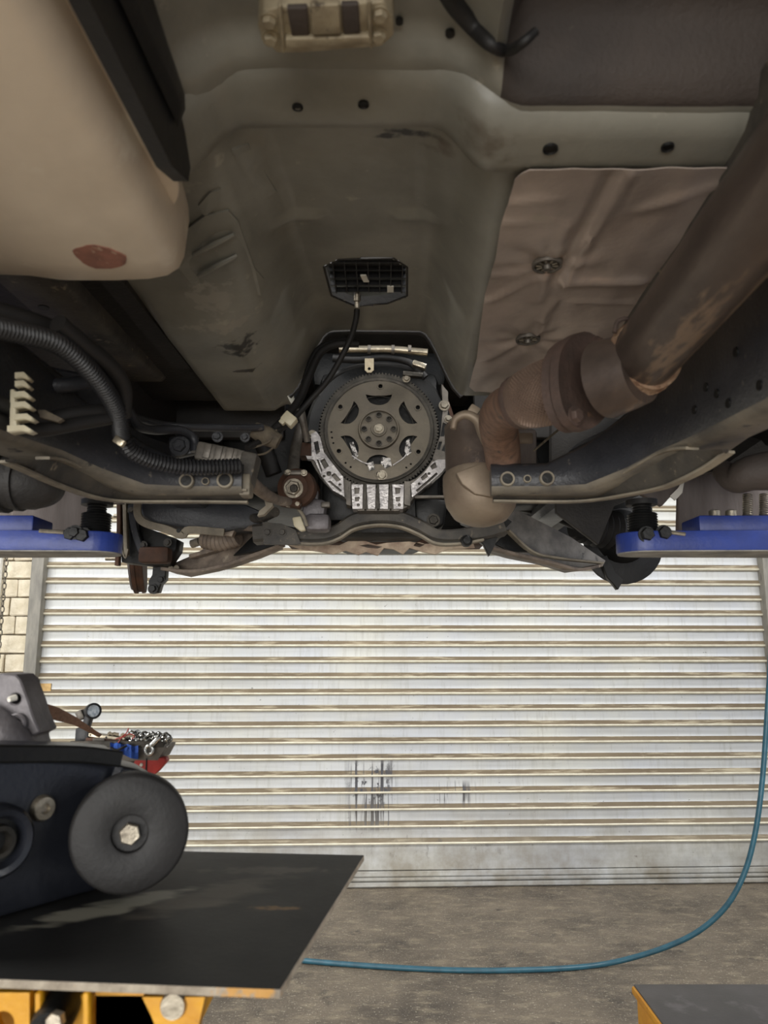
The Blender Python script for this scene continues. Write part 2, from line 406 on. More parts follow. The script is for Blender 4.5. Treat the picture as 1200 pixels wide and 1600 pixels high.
def cut_plate(outline, holes, thick):
    """flat plate with holes in its local XY plane, 0..thick in z: vertices, faces"""
    cu = bpy.data.curves.new('tmp', 'CURVE'); cu.dimensions = '2D'; cu.fill_mode = 'BOTH'; cu.extrude = thick / 2
    for ring in [outline] + list(holes):
        sp = cu.splines.new('POLY'); sp.points.add(len(ring) - 1); sp.use_cyclic_u = True
        for q, pt in zip(ring, sp.points): pt.co = (q[0], q[1], 0, 1)
    ob = bpy.data.objects.new('tmp', cu); COL.objects.link(ob)
    dg = bpy.context.evaluated_depsgraph_get(); me = bpy.data.meshes.new_from_object(ob.evaluated_get(dg))
    bpy.data.objects.remove(ob); bpy.data.curves.remove(cu)
    bm = B(); bm.from_mesh(me); bpy.data.meshes.remove(me)
    bmesh.ops.remove_doubles(bm, verts=bm.verts[:], dist=1e-6)
    bmesh.ops.translate(bm, verts=bm.verts[:], vec=(0, 0, thick / 2))
    return bm
def circ(cx, cy, r, n=20, a0=0.0): return [(cx + r * cos(a0 + 2 * pi * k / n), cy + r * sin(a0 + 2 * pi * k / n)) for k in range(n)]
def xz_plate(pts, Y, thick, holes=()):
    """plate in a vertical plane Y = const given by pixel outlines, going back by thick; holes: outlines or (px,py,rpx)"""
    def loc(q): p = P(q[0], q[1], Y); return (p.x, p.z)
    hs = []
    for h in holes:
        if len(h) == 3 and not isinstance(h[0], (tuple, list)):
            c = loc(h); hs.append(circ(c[0], c[1], pxm(Y, h[2]), 16))
        else: hs.append([loc(q) for q in h])
    bm = cut_plate([loc(q) for q in pts], hs, thick)
    bmesh.ops.transform(bm, verts=bm.verts[:], matrix=Mx(((1, 0, 0, 0), (0, 0, 1, Y), (0, 1, 0, 0), (0, 0, 0, 1))))
    return bm
def hexa(bm, c, axis, r, h, washer=0.0, hole=0.0):
    z = V(axis).normalized(); c = V(c)
    if washer: lathe(bm, [(0, 0), (washer, 0), (washer, h * .25), (0, h * .25)], c, z, 20)
    x = z.orthogonal().normalized(); y = z.cross(x)
    def ring(rr, d, ch=0): return [c + z * d + (x * cos(pi / 3 * k) + y * sin(pi / 3 * k)) * rr for k in range(6)]
    loft(bm, [ring(r, 0), ring(r, h * .85), ring(r * .88, h)])
    return bm

TOC = V((0, -1, 0))      # towards the camera
exec_order = []

# ================================================================== SETTING
# floor
bm = B(); bmesh.ops.create_grid(bm, x_segments=1, y_segments=1, size=6)
bmesh.ops.translate(bm, verts=bm.verts[:], vec=(0, 1.2, 0))
ret = bmesh.ops.extrude_face_region(bm, geom=bm.faces[:])
bmesh.ops.translate(bm, verts=[g for g in ret['geom'] if isinstance(g, bmesh.types.BMVert)], vec=(0, 0, -.2))
fl = part('floor', bm, 'floor', None, 0); fl['kind'] = 'structure'

# frame of the shutter plane: rotated about z by the shutter's skew
DROT = math.atan(DOOR_T)
DM = Mx.Translation((0, DOOR_Y, 0)) @ Mx.Rotation(DROT, 4, 'Z')      # local x along the wall, local -y into the room
def dloc(p): return DM.inverted() @ p
XL = dloc(PD(66, 950)).x; XR = dloc(PD(1193, 950)).x
z0 = PD(330, 888).z; z1 = PD(330, 1323).z
PITCH = (z0 - z1) / 17
door = bpy.data.objects.new('door_1', None); COL.objects.link(door); door.matrix_world = DM; door['kind'] = 'structure'
# one slat: flat panel, dusty ledge, bead painted bright as if lit from above, tucked underside (profile in y,z from the bead's lower edge)
prof = [(0.030, -0.006), (0.002, 0.000), (-0.008, 0.003), (-0.010, 0.008), (-0.006, 0.0135), (0.006, 0.030), (0.010, 0.036), (0.011, PITCH * .6), (0.012, PITCH - 0.004), (0.020, PITCH + .002)]
pmat = [2, 2, 2, 2, 1, 1, 0, 0, 0]
bm = B(); rows = []
NX = 24
for k in range(NX + 1):
    x = XL + (XR - XL) * k / NX
    rows.append([bm.verts.new((x, y + 0.0012 * sin(k * 1.7 + y * 90), z)) for y, z in prof])
for k in range(NX):
    for j in range(len(prof) - 1):
        f = bm.faces.new((rows[k][j], rows[k + 1][j], rows[k + 1][j + 1], rows[k][j + 1])); f.material_index = pmat[j]
me = bpy.data.meshes.new('slat'); bm.to_mesh(me); bm.free(); me.shade_smooth(); me.set_sharp_from_angle(angle=R(35))
for mm in ('doorflat', 'doorledge', 'doorbead'): me.materials.append(M[mm])
zb = z1
NS = 26
for i in range(NS):
    s = bpy.data.objects.new('slat', me); COL.objects.link(s); s.parent = door
    s.location = (0, random.uniform(-.0015, .0015), zb + i * PITCH)
    s.rotation_euler = (random.uniform(-.012, .012), random.uniform(-.0006, .0006), 0)
def dbox(name, x0, x1, y0, y1, za, zc, m, parent=door, bev=.003, **k):
    b_ = B(); box(b_, ((x0 + x1) / 2, (y0 + y1) / 2, (za + zc) / 2), (x1 - x0, y1 - y0, zc - za), bev=bev)
    me = bpy.data.meshes.new(name); b_.to_mesh(me); b_.free()
    o = link(name, me, m, parent)
    for kk, vv in k.items(): o[kk] = vv
    return o
# bottom panel and rails
zlow = PD(330, 1364).z
b_ = B()
for (y0, y1, za, zc) in ((.012, .022, zlow, zb + .006), (.000, .024, .062, zlow - .004), (.012, .024, .05, .07), (-.012, .02, .042, .056), (.010, .02, .03, .044), (-.016, .02, .010, .032), (.004, .018, .0, .012)):
    box(b_, ((XL + XR) / 2, (y0 + y1) / 2, (za + zc) / 2), (XR - XL, y1 - y0, zc - za), bev=.002)
me = bpy.data.meshes.new('bottom_rail'); b_.to_mesh(me); b_.free(); link('bottom_rail', me, 'doorflat', door)
zt = PD(67, 1076).z
dbox('patch', XL + .012, XL + .085, .004, .010, zt - .028, zt + .03, 'tan', bev=.001, label='tan patch at the left end of one slat')
dbox('roller_box', XL - .1, XR + .1, -.05, .35, zb + NS * PITCH - .02, zb + NS * PITCH + .45, 'guide')
# guides
wl = dloc(PD(50, 950)).x
tr1 = dbox('trim_1', wl, XL + .012, -.06, .06, 0, zb + NS * PITCH, 'guide', None); tr1.matrix_world = DM; tr1['kind'] = 'structure'
tr2 = dbox('trim_2', XR - .012, XR + .065, -.06, .06, 0, zb + NS * PITCH, 'guide', None); tr2.matrix_world = DM; tr2['kind'] = 'structure'
# block wall either side of the shutter: every block its own piece
wall = bpy.data.objects.new('wall_front', None); COL.objects.link(wall); wall.matrix_world = DM; wall['kind'] = 'structure'
HB = zb + NS * PITCH + .45
dbox('backing', -5.6, wl - .001, .03, .2, 0, 3.6, 'mortar', wall, 0)
dbox('backing', XR + .066, 5.6, .03, .2, 0, 3.6, 'mortar', wall, 0)
dbox('lintel', wl - .001, XR + .066, .4, .5, 0, 3.6, 'mortar', wall, 0)
BH = 0.112
def block_mesh(w, sd):
    random.seed(sd); b_ = B(); box(b_, (0, 0, 0), (w - .008, .05, BH - .008), bev=.005, seg=1)
    for v in b_.verts: v.co += V((random.uniform(-.003, .003), random.uniform(-.003, .003), random.uniform(-.003, .003)))
    me = bpy.data.meshes.new('block'); b_.to_mesh(me); b_.free(); me.materials.append(M['block']); return me
BMS = {w: [block_mesh(w, k) for k in range(3)] for w in (.19, .13, .09)}
random.seed(11)
for side in (-1, 1):
    edge = wl - .003 if side < 0 else XR + .07
    for r_ in range(30):
        x = edge; ws = [.09, .19, .13, .19, .13] if r_ % 2 else [.19, .13, .19, .13, .19]
        if r_ % 3 == 2: ws = [.13, .19, .13, .19, .09]
        for w in ws[:5 if side < 0 else 2]:
            o = bpy.data.objects.new('block', random.choice(BMS[w])); COL.objects.link(o); o.parent = wall
            o.location = (x + side * w / 2, .012 + random.uniform(-.004, .004), BH * (r_ + .5))
            o.rotation_euler = (random.uniform(-.01, .01), random.uniform(-.02, .02), random.uniform(-.02, .02)); x += side * w

# hand chain of the shutter and the conduit behind it
cx = dloc(PD(17, 930)).x
b_ = B()
zc_ = .5; k = 0
while zc_ < 3.05:
    pts = []
    for a in range(10):
        q = 2 * pi * a / 10; dx = .011 * cos(q); dz = .021 * sin(q)
        pts.append(V((cx + dx, -.10, zc_ + dz)) if k % 2 == 0 else V((cx, -.10 + dx, zc_ + dz)))
    pts.append(pts[0]); tube(b_, pts, .0035, 5, 1, False, False)
    zc_ += .0345; k += 1
tube(b_, [V((cx, -.1, 3.05)), V((cx, -.03, 3.12)), V((cx, -.016, 3.12))], .008, 6)
me = bpy.data.meshes.new('hand_chain'); b_.to_mesh(me); b_.free()
o = link('hand_chain', me, 'chain', None); o.matrix_world = DM
tag(o, 'thin steel hand chain hanging down the cream block wall left of the shutter', 'chain')
cx2 = dloc(PD(2, 900)).x
b_ = B(); tube(b_, [V((cx2, -.035, .0)), V((cx2, -.035, 3.3))], .020, 12)
for zz in (.5, 1.4, 2.3, 3.1): box(b_, (cx2, -.025, zz), (.06, .03, .02), bev=.002)
me = bpy.data.meshes.new('conduit'); b_.to_mesh(me); b_.free(); me.shade_smooth(); me.set_sharp_from_angle(angle=R(40))
o = link('conduit', me, 'white', None); o.matrix_world = DM
tag(o, 'white vertical conduit fixed to the block wall beside the hand chain', 'conduit')

# ================================================================== THE TRUCK ON THE LIFT
truck = thing('pickup_truck', (0, 1.4, E + .3), 'underside of a raised pickup truck with its gearbox removed', 'truck')

# ---- floor pan (a height field in the truck frame)
def pan_h(u, Y):
    zt = .74 - .114 * (1.75 - Y)
    a = abs(u)
    w = 1 - sst(.105, .205, a)
    zp = .575
    zp -= .030 * sst(.20, .245, -u) * (1 - sst(.352, .376, -u)) * sst(1.12, 1.30, Y) * (1 - sst(1.72, 1.82, Y))   # shallow footwell bulge on the left
    zp += .022 * sst(.15, .2, -u) * (1 - sst(.98, 1.1, Y))
    h = zp + (zt - zp) * w
    h += .16 * sst(1.74, 1.92, Y) * (1 - w) * sst(.19, .26, a)                    # toe board curving up
    h += .09 * sst(.165, .20, u) * (1 - sst(.69, .735, Y))                               # raised rear floor on the right
    h -= .010 * exp(-((u - .13) / .03) ** 2 - ((Y - .60) / .05) ** 2)
    h += .024 * (1 - sst(.700, .738, Y)) * (1 - sst(.14, .17, u)) * sst(-.2, -.15, u)
    for cx_, cy_ in ((-.092, 1.10), (.087, 1.105)):                                      # pressed ribs across the tunnel
        h -= .008 * (1 - sst(.030, .040, abs(u - cx_))) * (1 - sst(.010, .016, abs(Y - cy_)))
    h -= .009 * (1 - sst(.012, .022, abs(a - .122))) * (1 - sst(.09, .13, abs(Y - .99)))  # long ribs along the tunnel edges
    h += .0018 * NZ.noise(V((u * 7, Y * 5, 1.3))) + .001 * NZ.noise(V((u * 22, Y * 16, 4)))
    return h
def S(px, py, off=0.0):
    """where the ray of a pixel meets the floor pan (off below it)"""
    r = ray(px, py); lo, hi = .2, 2.4
    for _ in range(40):
        m_ = (lo + hi) / 2; s = m_ / r.y
        u = r.x * s + .072 - .0307 * m_
        if r.z * s < pan_h(u, m_) - off: lo = m_
        else: hi = m_
    return V((0, 0, E)) + r * (lo / r.y)
oct_px = [(506, 417), (530, 405), (615, 403), (636, 417), (636, 462), (606, 474), (555, 478), (518, 462)]
oct_w = [S(*q) for q in oct_px]
def inside(x, y, poly):
    c = False; n = len(poly)
    for i in range(n):
        a = poly[i]; b = poly[i - 1]
        if (a.y > y) != (b.y > y) and x < (b.x - a.x) * (y - a.y) / (b.y - a.y) + a.x: c = not c
    return c
bm = B(); us = [-.86 + .0115 * i for i in range(150)]; ys = [-.25 + .0118 * i for i in range(186)]
G = [[bm.verts.new(U(u, Y, pan_h(u, Y))) for u in us] for Y in ys]
for j in range(len(ys) - 1):
    for i in range(len(us) - 1):
        u = us[i] + .006; Y = ys[j] + .006
        if Y > 1.71 and -.205 < u < .60: continue
        c = U(u, Y, 0)
        if inside(c.x, c.y, oct_w): continue
        f = bm.faces.new((G[j][i], G[j][i + 1], G[j + 1][i + 1], G[j + 1][i]))
        f.material_index = 1 if u < -.375 or (u > .44 and Y > .84) else (2 if (u > .172 and Y < .742) else 0)  # left outer floor and right rear recess get darker colours
part('floor_pan', bm, ['pan', 'darkbody', 'brownbody'], truck, 60)
to = V((0, 1.4, E + .3))
for (px, py, L_, W_, c_, th_) in ((375, 545, .055, .05, (44, 40, 36), (.46, .56)), (345, 515, .09, .03, (150, 144, 132), (.5, .6)), (645, 208, .05, .014, (40, 36, 32), (.38, .58)), (610, 212, .03, .010, (36, 33, 30), (.40, .56)), (685, 232, .03, .03, (100, 92, 82), (.44, .70)), (385, 580, .04, .015, (60, 54, 48), (.5, .55)), (760, 190, .05, .04, (104, 97, 86), (.44, .72)), (330, 470, .06, .09, (150, 145, 134), (.52, .62))):
    stain_or_highlight('pan', S(px, py) - to, (1, .1), L_, W_, c_, 46, th_)
# rear underbody over the photographer
bm = B(); box(bm, (0, -1.35, E + .66), (1.72, 2.2, .03), bev=.01)
for s in (-.3, 0, .3): box(bm, (0, -1.35 + s * 2, E + .63), (1.6, .08, .05), bev=.01)
part('load_bed_floor', bm, 'darkbody', truck)
bm = B()
for s in (-1, 1): box(bm, (s * .86, .25, E + .50), (.10, 3.3, .16), bev=.02)
part('sill', bm, 'darkbody', truck)
# tunnel edge flange at the bellhousing opening
bm = B()
pth = [U(u, 1.715, pan_h(u, 1.715) - .002) for u in [-.20 + .02 * i for i in range(21)]]
tube(bm, pth, .0055, 6, 1, True, False)
part('tunnel_flange', bm, 'darkbody', truck)

# ---- shifter opening with its black plate
sp_lid = B()
loft(sp_lid, [[p + V((0, 0, .020)) for p in oct_w], [p + V((0, 0, .032)) for p in oct_w]])
shifter = part('shifter_plate', sp_lid, 'black', truck, 0, 'black ribbed plastic plate filling the shifter hole')
bm = B(); tube(bm, oct_w + [oct_w[0]], .0022, 6, 1, True, False); part('rim', bm, 'darkbody', shifter)
cen = sum(oct_w, V()) / 8
for k in range(-3, 4):
    bm = B(); box(bm, cen + V((k * .022, 0, .015)), (.002, .13, .012)); part('rib', bm, 'blackplastic', shifter, 0)
for k in range(-2, 3):
    bm = B(); box(bm, cen + V((0, k * .030, .015)), (.15, .002, .010)); part('rib', bm, 'blackplastic', shifter, 0)
for q in (((563, 431), (572, 431), (577, 441), (568, 441)), ((605, 448), (615, 448), (615, 457), (605, 457))):
    bm = B(); prism(bm, [PZ(x, y, cen.z - E + .008) for x, y in q], (0, 0, .003)); part('sticker', bm, 'label', shifter, 0)
bm = B(); c = PZ(558, 470, cen.z - E + .004); lathe(bm, [(0, -.02), (.008, -.02), (.008, 0), (.005, .002), (.005, .014), (0, .014)], c, (0, .35, -1), 14)
part('ferrule', bm, 'bolt', shifter)

# ---- pressed brace across the floor, with its holes
def cm(u):
    lo = .562
    w = (1 - sst(.105, .170, u)) * (1 - sst(.125, .205, -u))
    lo -= .012 * sst(.05, .15, -u)
    return lo + (.617 - lo) * w
pf = [(.834, .035), (.836, .004), (.832, -.001), (.815, -.003), (.795, -.002), (.775, 0), (.760, .002), (.747, .010), (.738, .022), (.730, .05)]
bm = B(); uu = [-.62 + .0125 * i for i in range(98)]
rows = [[bm.verts.new(U(u, y + .006 * sst(.1, .2, abs(u)), cm(u) + dz + .0015 * NZ.noise(V((u * 9, y * 9, 0))))) for y, dz in pf] for u in uu]
for a, b in zip(rows, rows[1:]):
    for k in range(len(pf) - 1): bm.faces.new((a[k], b[k], b[k + 1], a[k + 1]))
brace = part('floor_brace', bm, 'pan', truck, 50)
def under_hole(px, py, rad, parent=brace, z=None):
    r = ray(px, py); zz = .56
    for _ in range(30):
        s = zz / r.z; u = r.x * s + .072 - .0307 * r.y * s; zz = cm(u) - .002 if z is None else z
    b_ = B(); c = PZ(px, py, zz)
    lathe(b_, [(0, .001), (rad, .001), (rad * 1.25, -.0008), (rad * 1.25, .004), (0, .004)], c - V((0, 0, .001)), (0, 0, 1), 14)
    return part('drain_hole', b_, 'black', parent)
for q in ((465, 167, .005), (568, 163, .005), (860, 233, .007), (1043, 230, .006)): under_hole(*q)
for q in ((624, 33, .004), (703, 52, .005)):
    p = S(*q); bm = B(); lathe(bm, [(0, 0), (q[2], 0), (q[2], .004), (0, .004)], p - V((0, 0, .002)), (0, 0, 1), 12); part('drain_hole', bm, 'black', truck)

bm = B(); tube(bm, [S(x, y, .006) for x, y in ((690, -30), (712, 8), (742, 44), (768, 70), (792, 79))] + [PZ(815, 68, .575), PZ(838, 48, .585)], [.010, .010, .009, .007, .006, .005, .004], 10, 6); part('dark_gap_strip', bm, 'rubber', truck)  # black tube drawn in for the dark gap at the recess edge

# ---- cast gearbox mount bracket left hanging at the top
mz = .577
def mp_(px, py, d=0): return PZ(px, py, mz - d)
bm = B()
prism(bm, [mp_(*q) for q in ((402, 40), (412, 18), (436, 12), (600, 4), (614, 26), (616, 56), (596, 74), (470, 84), (432, 84), (407, 58))], (0, 0, .055), .003)
mount_plate = part('gearbox_mount_bracket', bm, 'bracket', truck, 40, 'dirty cream cast mount bracket with two deep slots')
for q in (((448, 14), (480, 13), (483, 56), (456, 57)), ((533, 9), (560, 8), (563, 53), (537, 54))):
    bm = B(); prism(bm, [mp_(*k, .004) for k in q], (0, 0, .006), .0015); part('slot', bm, 'brownbody', mount_plate)
for q in (((434, 10), (440, 10), (446, 84), (440, 84)), ((573, 4), (579, 4), (583, 78), (577, 78)), ((484, 10), (530, 8), (533, 54), (487, 56)), ((445, 62), (580, 58), (580, 70), (446, 78))):
    bm = B(); prism(bm, [mp_(*k, .007) for k in q], (0, 0, .008), .002); part('rib', bm, 'bracket', mount_plate)
for q in ((420, 30), (594, 20), (422, 57), (592, 52)):
    bm = B(); hexa(bm, mp_(*q), (0, 0, -1), .0065, .007, .0085); part('bolt', bm, 'bracket', mount_plate)

# ---- heat shield with pressed wrinkles
sh = [(800, 300), (805, 280), (822, 266), (1175, 262), (1172, 300), (1120, 380), (1060, 470), (985, 520), (940, 560), (870, 600), (800, 614), (742, 612), (733, 604), (745, 560), (752, 500), (758, 460), (775, 400), (783, 350)]
ZS = .553
shw = [PZ(x, y, ZS) for x, y in sh]
x0 = min(p.x for p in shw); x1 = max(p.x for p in shw); y0 = min(p.y for p in shw); y1 = max(p.y for p in shw)
clips = [PZ(855, 416, ZS), PZ(825, 532, ZS)]
va, vb = PZ(868, 440, ZS), PZ(955, 275, ZS); vc, vd = PZ(882, 440, ZS), PZ(985, 270, ZS)
def seg_d(x, y, a, b):
    ab = (b - a).xy; t = max(0, min(1, (V((x, y)) - a.xy).dot(ab) / ab.length_squared)); q = a.xy + ab * t
    return (V((x, y)) - q).length, t
creases = [(PZ(840, 470, ZS), PZ(885, 350, ZS), .006, .004), (PZ(765, 470, ZS), PZ(845, 430, ZS), .008, .005), (PZ(770, 430, ZS), PZ(840, 420, ZS), .008, .004),
           (PZ(790, 350, ZS), PZ(860, 345, ZS), .008, .003), (PZ(790, 320, ZS), PZ(870, 310, ZS), .008, .003), (PZ(880, 440, ZS), PZ(1000, 440, ZS), .012, .006),
           (PZ(900, 470, ZS), PZ(985, 475, ZS), .006, .003), (PZ(845, 500, ZS), PZ(865, 470, ZS), .006, .005), (PZ(835, 530, ZS), PZ(850, 500, ZS), .005, .005),
           (PZ(1000, 330, ZS), PZ(1120, 290, ZS), .010, .004), (PZ(760, 560, ZS), PZ(810, 535, ZS), .010, .004), (va, vb, .007, -.006), (vc, vd, .006, .005)]
def sh_h(x, y):
    z = ZS + .003 * NZ.noise(V((x * 9, y * 7, 3))) + .0025 * NZ.noise(V((x * 26, y * 14, 8)))
    for a, b, wd, hh in creases:
        d, t = seg_d(x, y, a, b); z -= hh * exp(-(d / wd) ** 2)
    for c in clips:
        d = (V((x, y)) - c.xy).length; z += .010 * exp(-(d / .022) ** 2)
        an = math.atan2(y - c.y, x - c.x); z += .002 * sin(an * 7) * exp(-((d - .05) / .03) ** 2)
    # hugs the side of the tunnel at its left edge
    return z
bm = B(); st = .008; nx = int((x1 - x0) / st) + 2; ny = int((y1 - y0) / st) + 2; vv = {}
def gv(i, j):
    if (i, j) not in vv:
        x = x0 + i * st; y = y0 + j * st; vv[(i, j)] = bm.verts.new((x, y, E + sh_h(x, y)))
    return vv[(i, j)]
for j in range(ny):
    for i in range(nx):
        if inside(x0 + (i + .5) * st, y0 + (j + .5) * st, shw): bm.faces.new((gv(i, j), gv(i + 1, j), gv(i + 1, j + 1), gv(i, j + 1)))
# pull the boundary onto the outline so the edge is clean
bd = [v for v in bm.verts if v.is_boundary]
for v in bd:
    best = None
    for i in range(len(shw)):
        a = shw[i - 1]; b = shw[i]; ab = (b - a).xy; t = max(0, min(1, (v.co.xy - a.xy).dot(ab) / ab.length_squared)); q = a.xy + ab * t
        d = (q - v.co.xy).length
        if best is None or d < best[0]: best = (d, q)
    v.co.x, v.co.y = best[1]
ex = bmesh.ops.extrude_face_region(bm, geom=bm.faces[:])
bmesh.ops.translate(bm, verts=[g for g in ex['geom'] if isinstance(g, bmesh.types.BMVert)], vec=(0, 0, .0015))
shield = part('heat_shield', bm, 'shield', truck, 60, 'crumpled aluminium heat shield sheet')
for c in clips:
    bm = B(); lathe(bm, [(0, -.010), (.005, -.010), (.006, -.002), (.017, -.001), (.019, -.005), (.022, -.005), (.023, .004), (0, .004)], c + V((0, 0, .004)), (0, 0, 1), 24)
    o = part('push_nut', bm, 'aludark', shield)
    for k in range(10):
        a = 2 * pi * k / 10; b_ = B(); box(b_, c + V((.012 * cos(a), .012 * sin(a), .0012)), (.009, .003, .004), Mx.Rotation(a, 3, 'Z'), .0005, 1); part('tooth', b_, 'bolt', o, 0)

# ---- stamped reinforcement plate on the left side of the tunnel
def patch(name, px, off, th, m, parent, bev=.001):
    b_ = B(); pts = [S(x, y, off) for x, y in px]; prism(b_, pts, (0, 0, th), 0); return part(name, b_, m, parent, 0)
rp = patch('reinforcement_plate', ((266, 378), (320, 338), (357, 330), (372, 346), (398, 420), (412, 436), (408, 462), (300, 445), (280, 420)), .004, .003, 'pan', truck)
for a, b in (((302, 398), (366, 366)), ((310, 431), (370, 399))):
    bm = B(); tube(bm, [S(*a, .006), S((a[0] + b[0]) / 2, (a[1] + b[1]) / 2, .007), S(*b, .006)], [.003, .005, .003], 8, 4); part('pressed_rib', bm, 'pan', rp)
patch('patch_plate', ((362, 235), (388, 226), (432, 300), (402, 316)), .003, .003, 'pan', truck)
patch('patch_plate', ((310, 322), (328, 302), (345, 296), (342, 318), (320, 340)), .003, .003, 'pan', truck)

# ---- long dark floor stiffener with its holes, left; and its twin on the right
for s, nm in ((-1, 'floor_stiffener'), (1, 'floor_stiffener')):
    bm = B(); secs = []
    for i in range(14):
        Y = .35 + i * .095; w = .052; u = s * (.50 + .0 * i); zz = .545 + .02 * sst(1.35, 1.6, Y)
        secs.append([U(u - w, Y, .60), U(u - w, Y, zz + .008), U(u - w + .008, Y, zz), U(u + w - .008, Y, zz), U(u + w, Y, zz + .008), U(u + w, Y, .60)])
    loft(bm, secs); st_ = part(nm, bm, 'raildust', truck, 50)
    if s < 0:
        for q in ((68, 480, .009), (108, 510, .007), (145, 536, .007)):
            b_ = B(); c = PZ(q[0], q[1], .545); lathe(b_, [(0, -.0012), (q[2], -.0012), (q[2], .002), (0, .002)], c, (0, 0, 1), 14); part('drain_hole', b_, 'black', st_)
    if s < 0:
        for d in (.045,):   # stepped side flange beside it
            bm = B(); loft(bm, [[U(-.50 + .05 + d, Y, .585), U(-.50 + .05 + d, Y, .562), U(-.50 + .085 + d, Y, .562), U(-.50 + .085 + d, Y, .585)] for Y in (.4, .8, 1.2, 1.5)]); part('floor_flange', bm, 'darkbody', truck)

# ---- beige fuel tank, rounded, at the near left
bm = B(); secs = []
for Y, k in ((.05, 0), (.30, 0), (.55, 0), (.74, .0), (.84, .002), (.895, .010), (.925, .026), (.940, .05), (.945, .075)):
    zb_ = .445 + k * .9; zt_ = .555 - k * .3; ur = -.197 - k * .9; ul = -.80; pts = []
    for (u, z) in ((ul, zt_), (ul, zb_ + .02), (ul + .02, zb_), (-.52, zb_ - .001), (-.45, zb_ + .006), (-.40, zb_ + .004), (-.36, zb_ - .002), (-.30, zb_ - .002), (ur - .04, zb_), (ur - .02, zb_ + .004), (ur - .006, zb_ + .014), (ur, zb_ + .03), (ur + .004, zt_ - .02), (ur + .002, zt_)):
        pts.append(U(u, Y, z))
    secs.append(pts)
loft(bm, secs); tank = part('fuel_tank', bm, 'tank', truck, 80, 'pale beige fuel tank with a rust patch')
bm = B(); bar(bm, [U(-.182, .1, .505), U(-.182, .5, .505), U(-.184, .70, .505), U(-.195, .785, .508), U(-.225, .835, .51)], .026, .006, 6); part('seam_flange', bm, 'tank', tank)
c = PZ(155, 402, .444); bm = B(); n = 22; ring = []
for k in range(n):
    a = 2 * pi * k / n; rr = .028 * (1 + .28 * NZ.noise(V((cos(a) * 1.7, sin(a) * 1.7, 5)))); ring.append(c + V((rr * 1.05 * cos(a), rr * .95 * sin(a), 0)))
prism(bm, ring, (0, 0, .006)); part('rust_patch', bm, 'rust', tank, 0, 'round rust patch')
# black plastic guard beside the tank
gp = [(.12, .470), (.12, .60), (.50, .60), (.62, .58), (.69, .562), (.735, .54), (.76, .515), (.755, .495), (.70, .475)]
bm = B(); secs = [[U(-.178 + d, y, z) for y, z in gp] for d in (0.0, .016)]
loft(bm, secs); guard = part('tank_guard', bm, 'blackplastic', truck, 30)
bm = B(); loft(bm, [[U(-.158, y, z) for y, z in ((.2, .505), (.2, .585), (.60, .575), (.72, .555), (.70, .52))], [U(-.150, y, z) for y, z in ((.22, .52), (.22, .575), (.58, .566), (.69, .55), (.68, .53))]]); part('pressed_panel', bm, 'blackplastic', guard, 30)

# ---- chassis rails sweeping into the gearbox crossmember brackets
def rail(s):
    # (u inner bottom, Y, z bottom, z top, width)
    K = [(.470, -.60, .262, .43, .065), (.470, .30, .262, .43, .065), (.470, .82, .262, .43, .065), (.471, 1.00, .278, .43, .07), (.471, 1.10, .288, .425, .09), (.463, 1.16, .292, .412, .10), (.435, 1.24, .283, .387, .10), (.380, 1.30, .268, .352, .09), (.319, 1.33, .271, .325, .07), (.262, 1.334, .272, .325, .06), (.222, 1.336, .272, .325, .055)]
    bm = B(); secs = []
    for i, (u, Y, zb_, zt_, w) in enumerate(K):
        a = K[max(i - 1, 0)]; b = K[min(i + 1, len(K) - 1)]
        t = V((b[0] - a[0], b[1] - a[1])).normalized(); n = V((t.y, -t.x))            # outboard / forward side
        if n.x < 0 and i < 6: n = -n
        def q(d, z): return U(s * (u + n.x * d), Y + n.y * d, z)
        c = .010
        secs.append([q(c, zb_), q(0, zb_ + c), q(0, zt_ - c), q(c, zt_), q(w - c, zt_), q(w, zt_ - c), q(w, zb_ + c), q(w - c, zb_)])
    loft(bm, secs)
    bm.normal_update(); bmesh.ops.recalc_face_normals(bm, faces=bm.faces[:])
    for f in bm.faces:
        if f.normal.z < -.4: f.material_index = 1  # downward faces painted paler for the floor's bounce light, with road dust
    r_ = part('chassis_rail', bm, ['rail', 'railbounce'], truck, 50)
    # folded flange along the lower edge
    lp = [(770, 768, 783, 1.36), (880, 769, 784, 1.36), (930, 766, 781, 1.34), (980, 741, 773, 1.26), (1030, 713, 763, 1.18), (1060, 704, 752, 1.12), (1100, 703, 732, 1.06), (1138, 701, 706, 1.00)] if s > 0 else \
         [(388, 769, 785, 1.36), (310, 770, 784, 1.36), (240, 772, 784, 1.35), (190, 759, 783, 1.32), (145, 742, 776, 1.26), (90, 720, 757, 1.17), (50, 719, 739, 1.09), (8, 717, 721, 1.02)]
    tp = cat_rom([P(x, a, Y) for x, a, c, Y in lp], 4); bt_ = cat_rom([P(x, c, Y + .035) for x, a, c, Y in lp], 4)
    b_ = B(); d_ = V((s * .004, .008, 0)); loft(b_, [[a, c, c + d_, a + d_] for a, c in zip(tp, bt_)]); part('lower_plate', b_, 'raildust', r_, 40)
    b_ = B(); bar(b_, [p + V((0, -.006, .001)) for p in tp[:len(tp) - 6]], .022, .0045, 1); part('flange', b_, 'lip', r_)
    b_ = B(); bar(b_, [p + V((0, -.004, -.001)) for p in bt_], .016, .004, 1); part('flange', b_, 'lip', r_)
    # rail going on forward to the front of the truck
    b_ = B(); bar(b_, [U(s * .53, .95, .375), U(s * .53, 1.5, .38), U(s * .50, 1.9, .42), U(s * .48, 2.9, .44)], .10, [.13, .14, .12, .12], 5)
    part('front_rail', b_, 'rail', r_)
    return r_
railR = rail(1); railL = rail(-1)
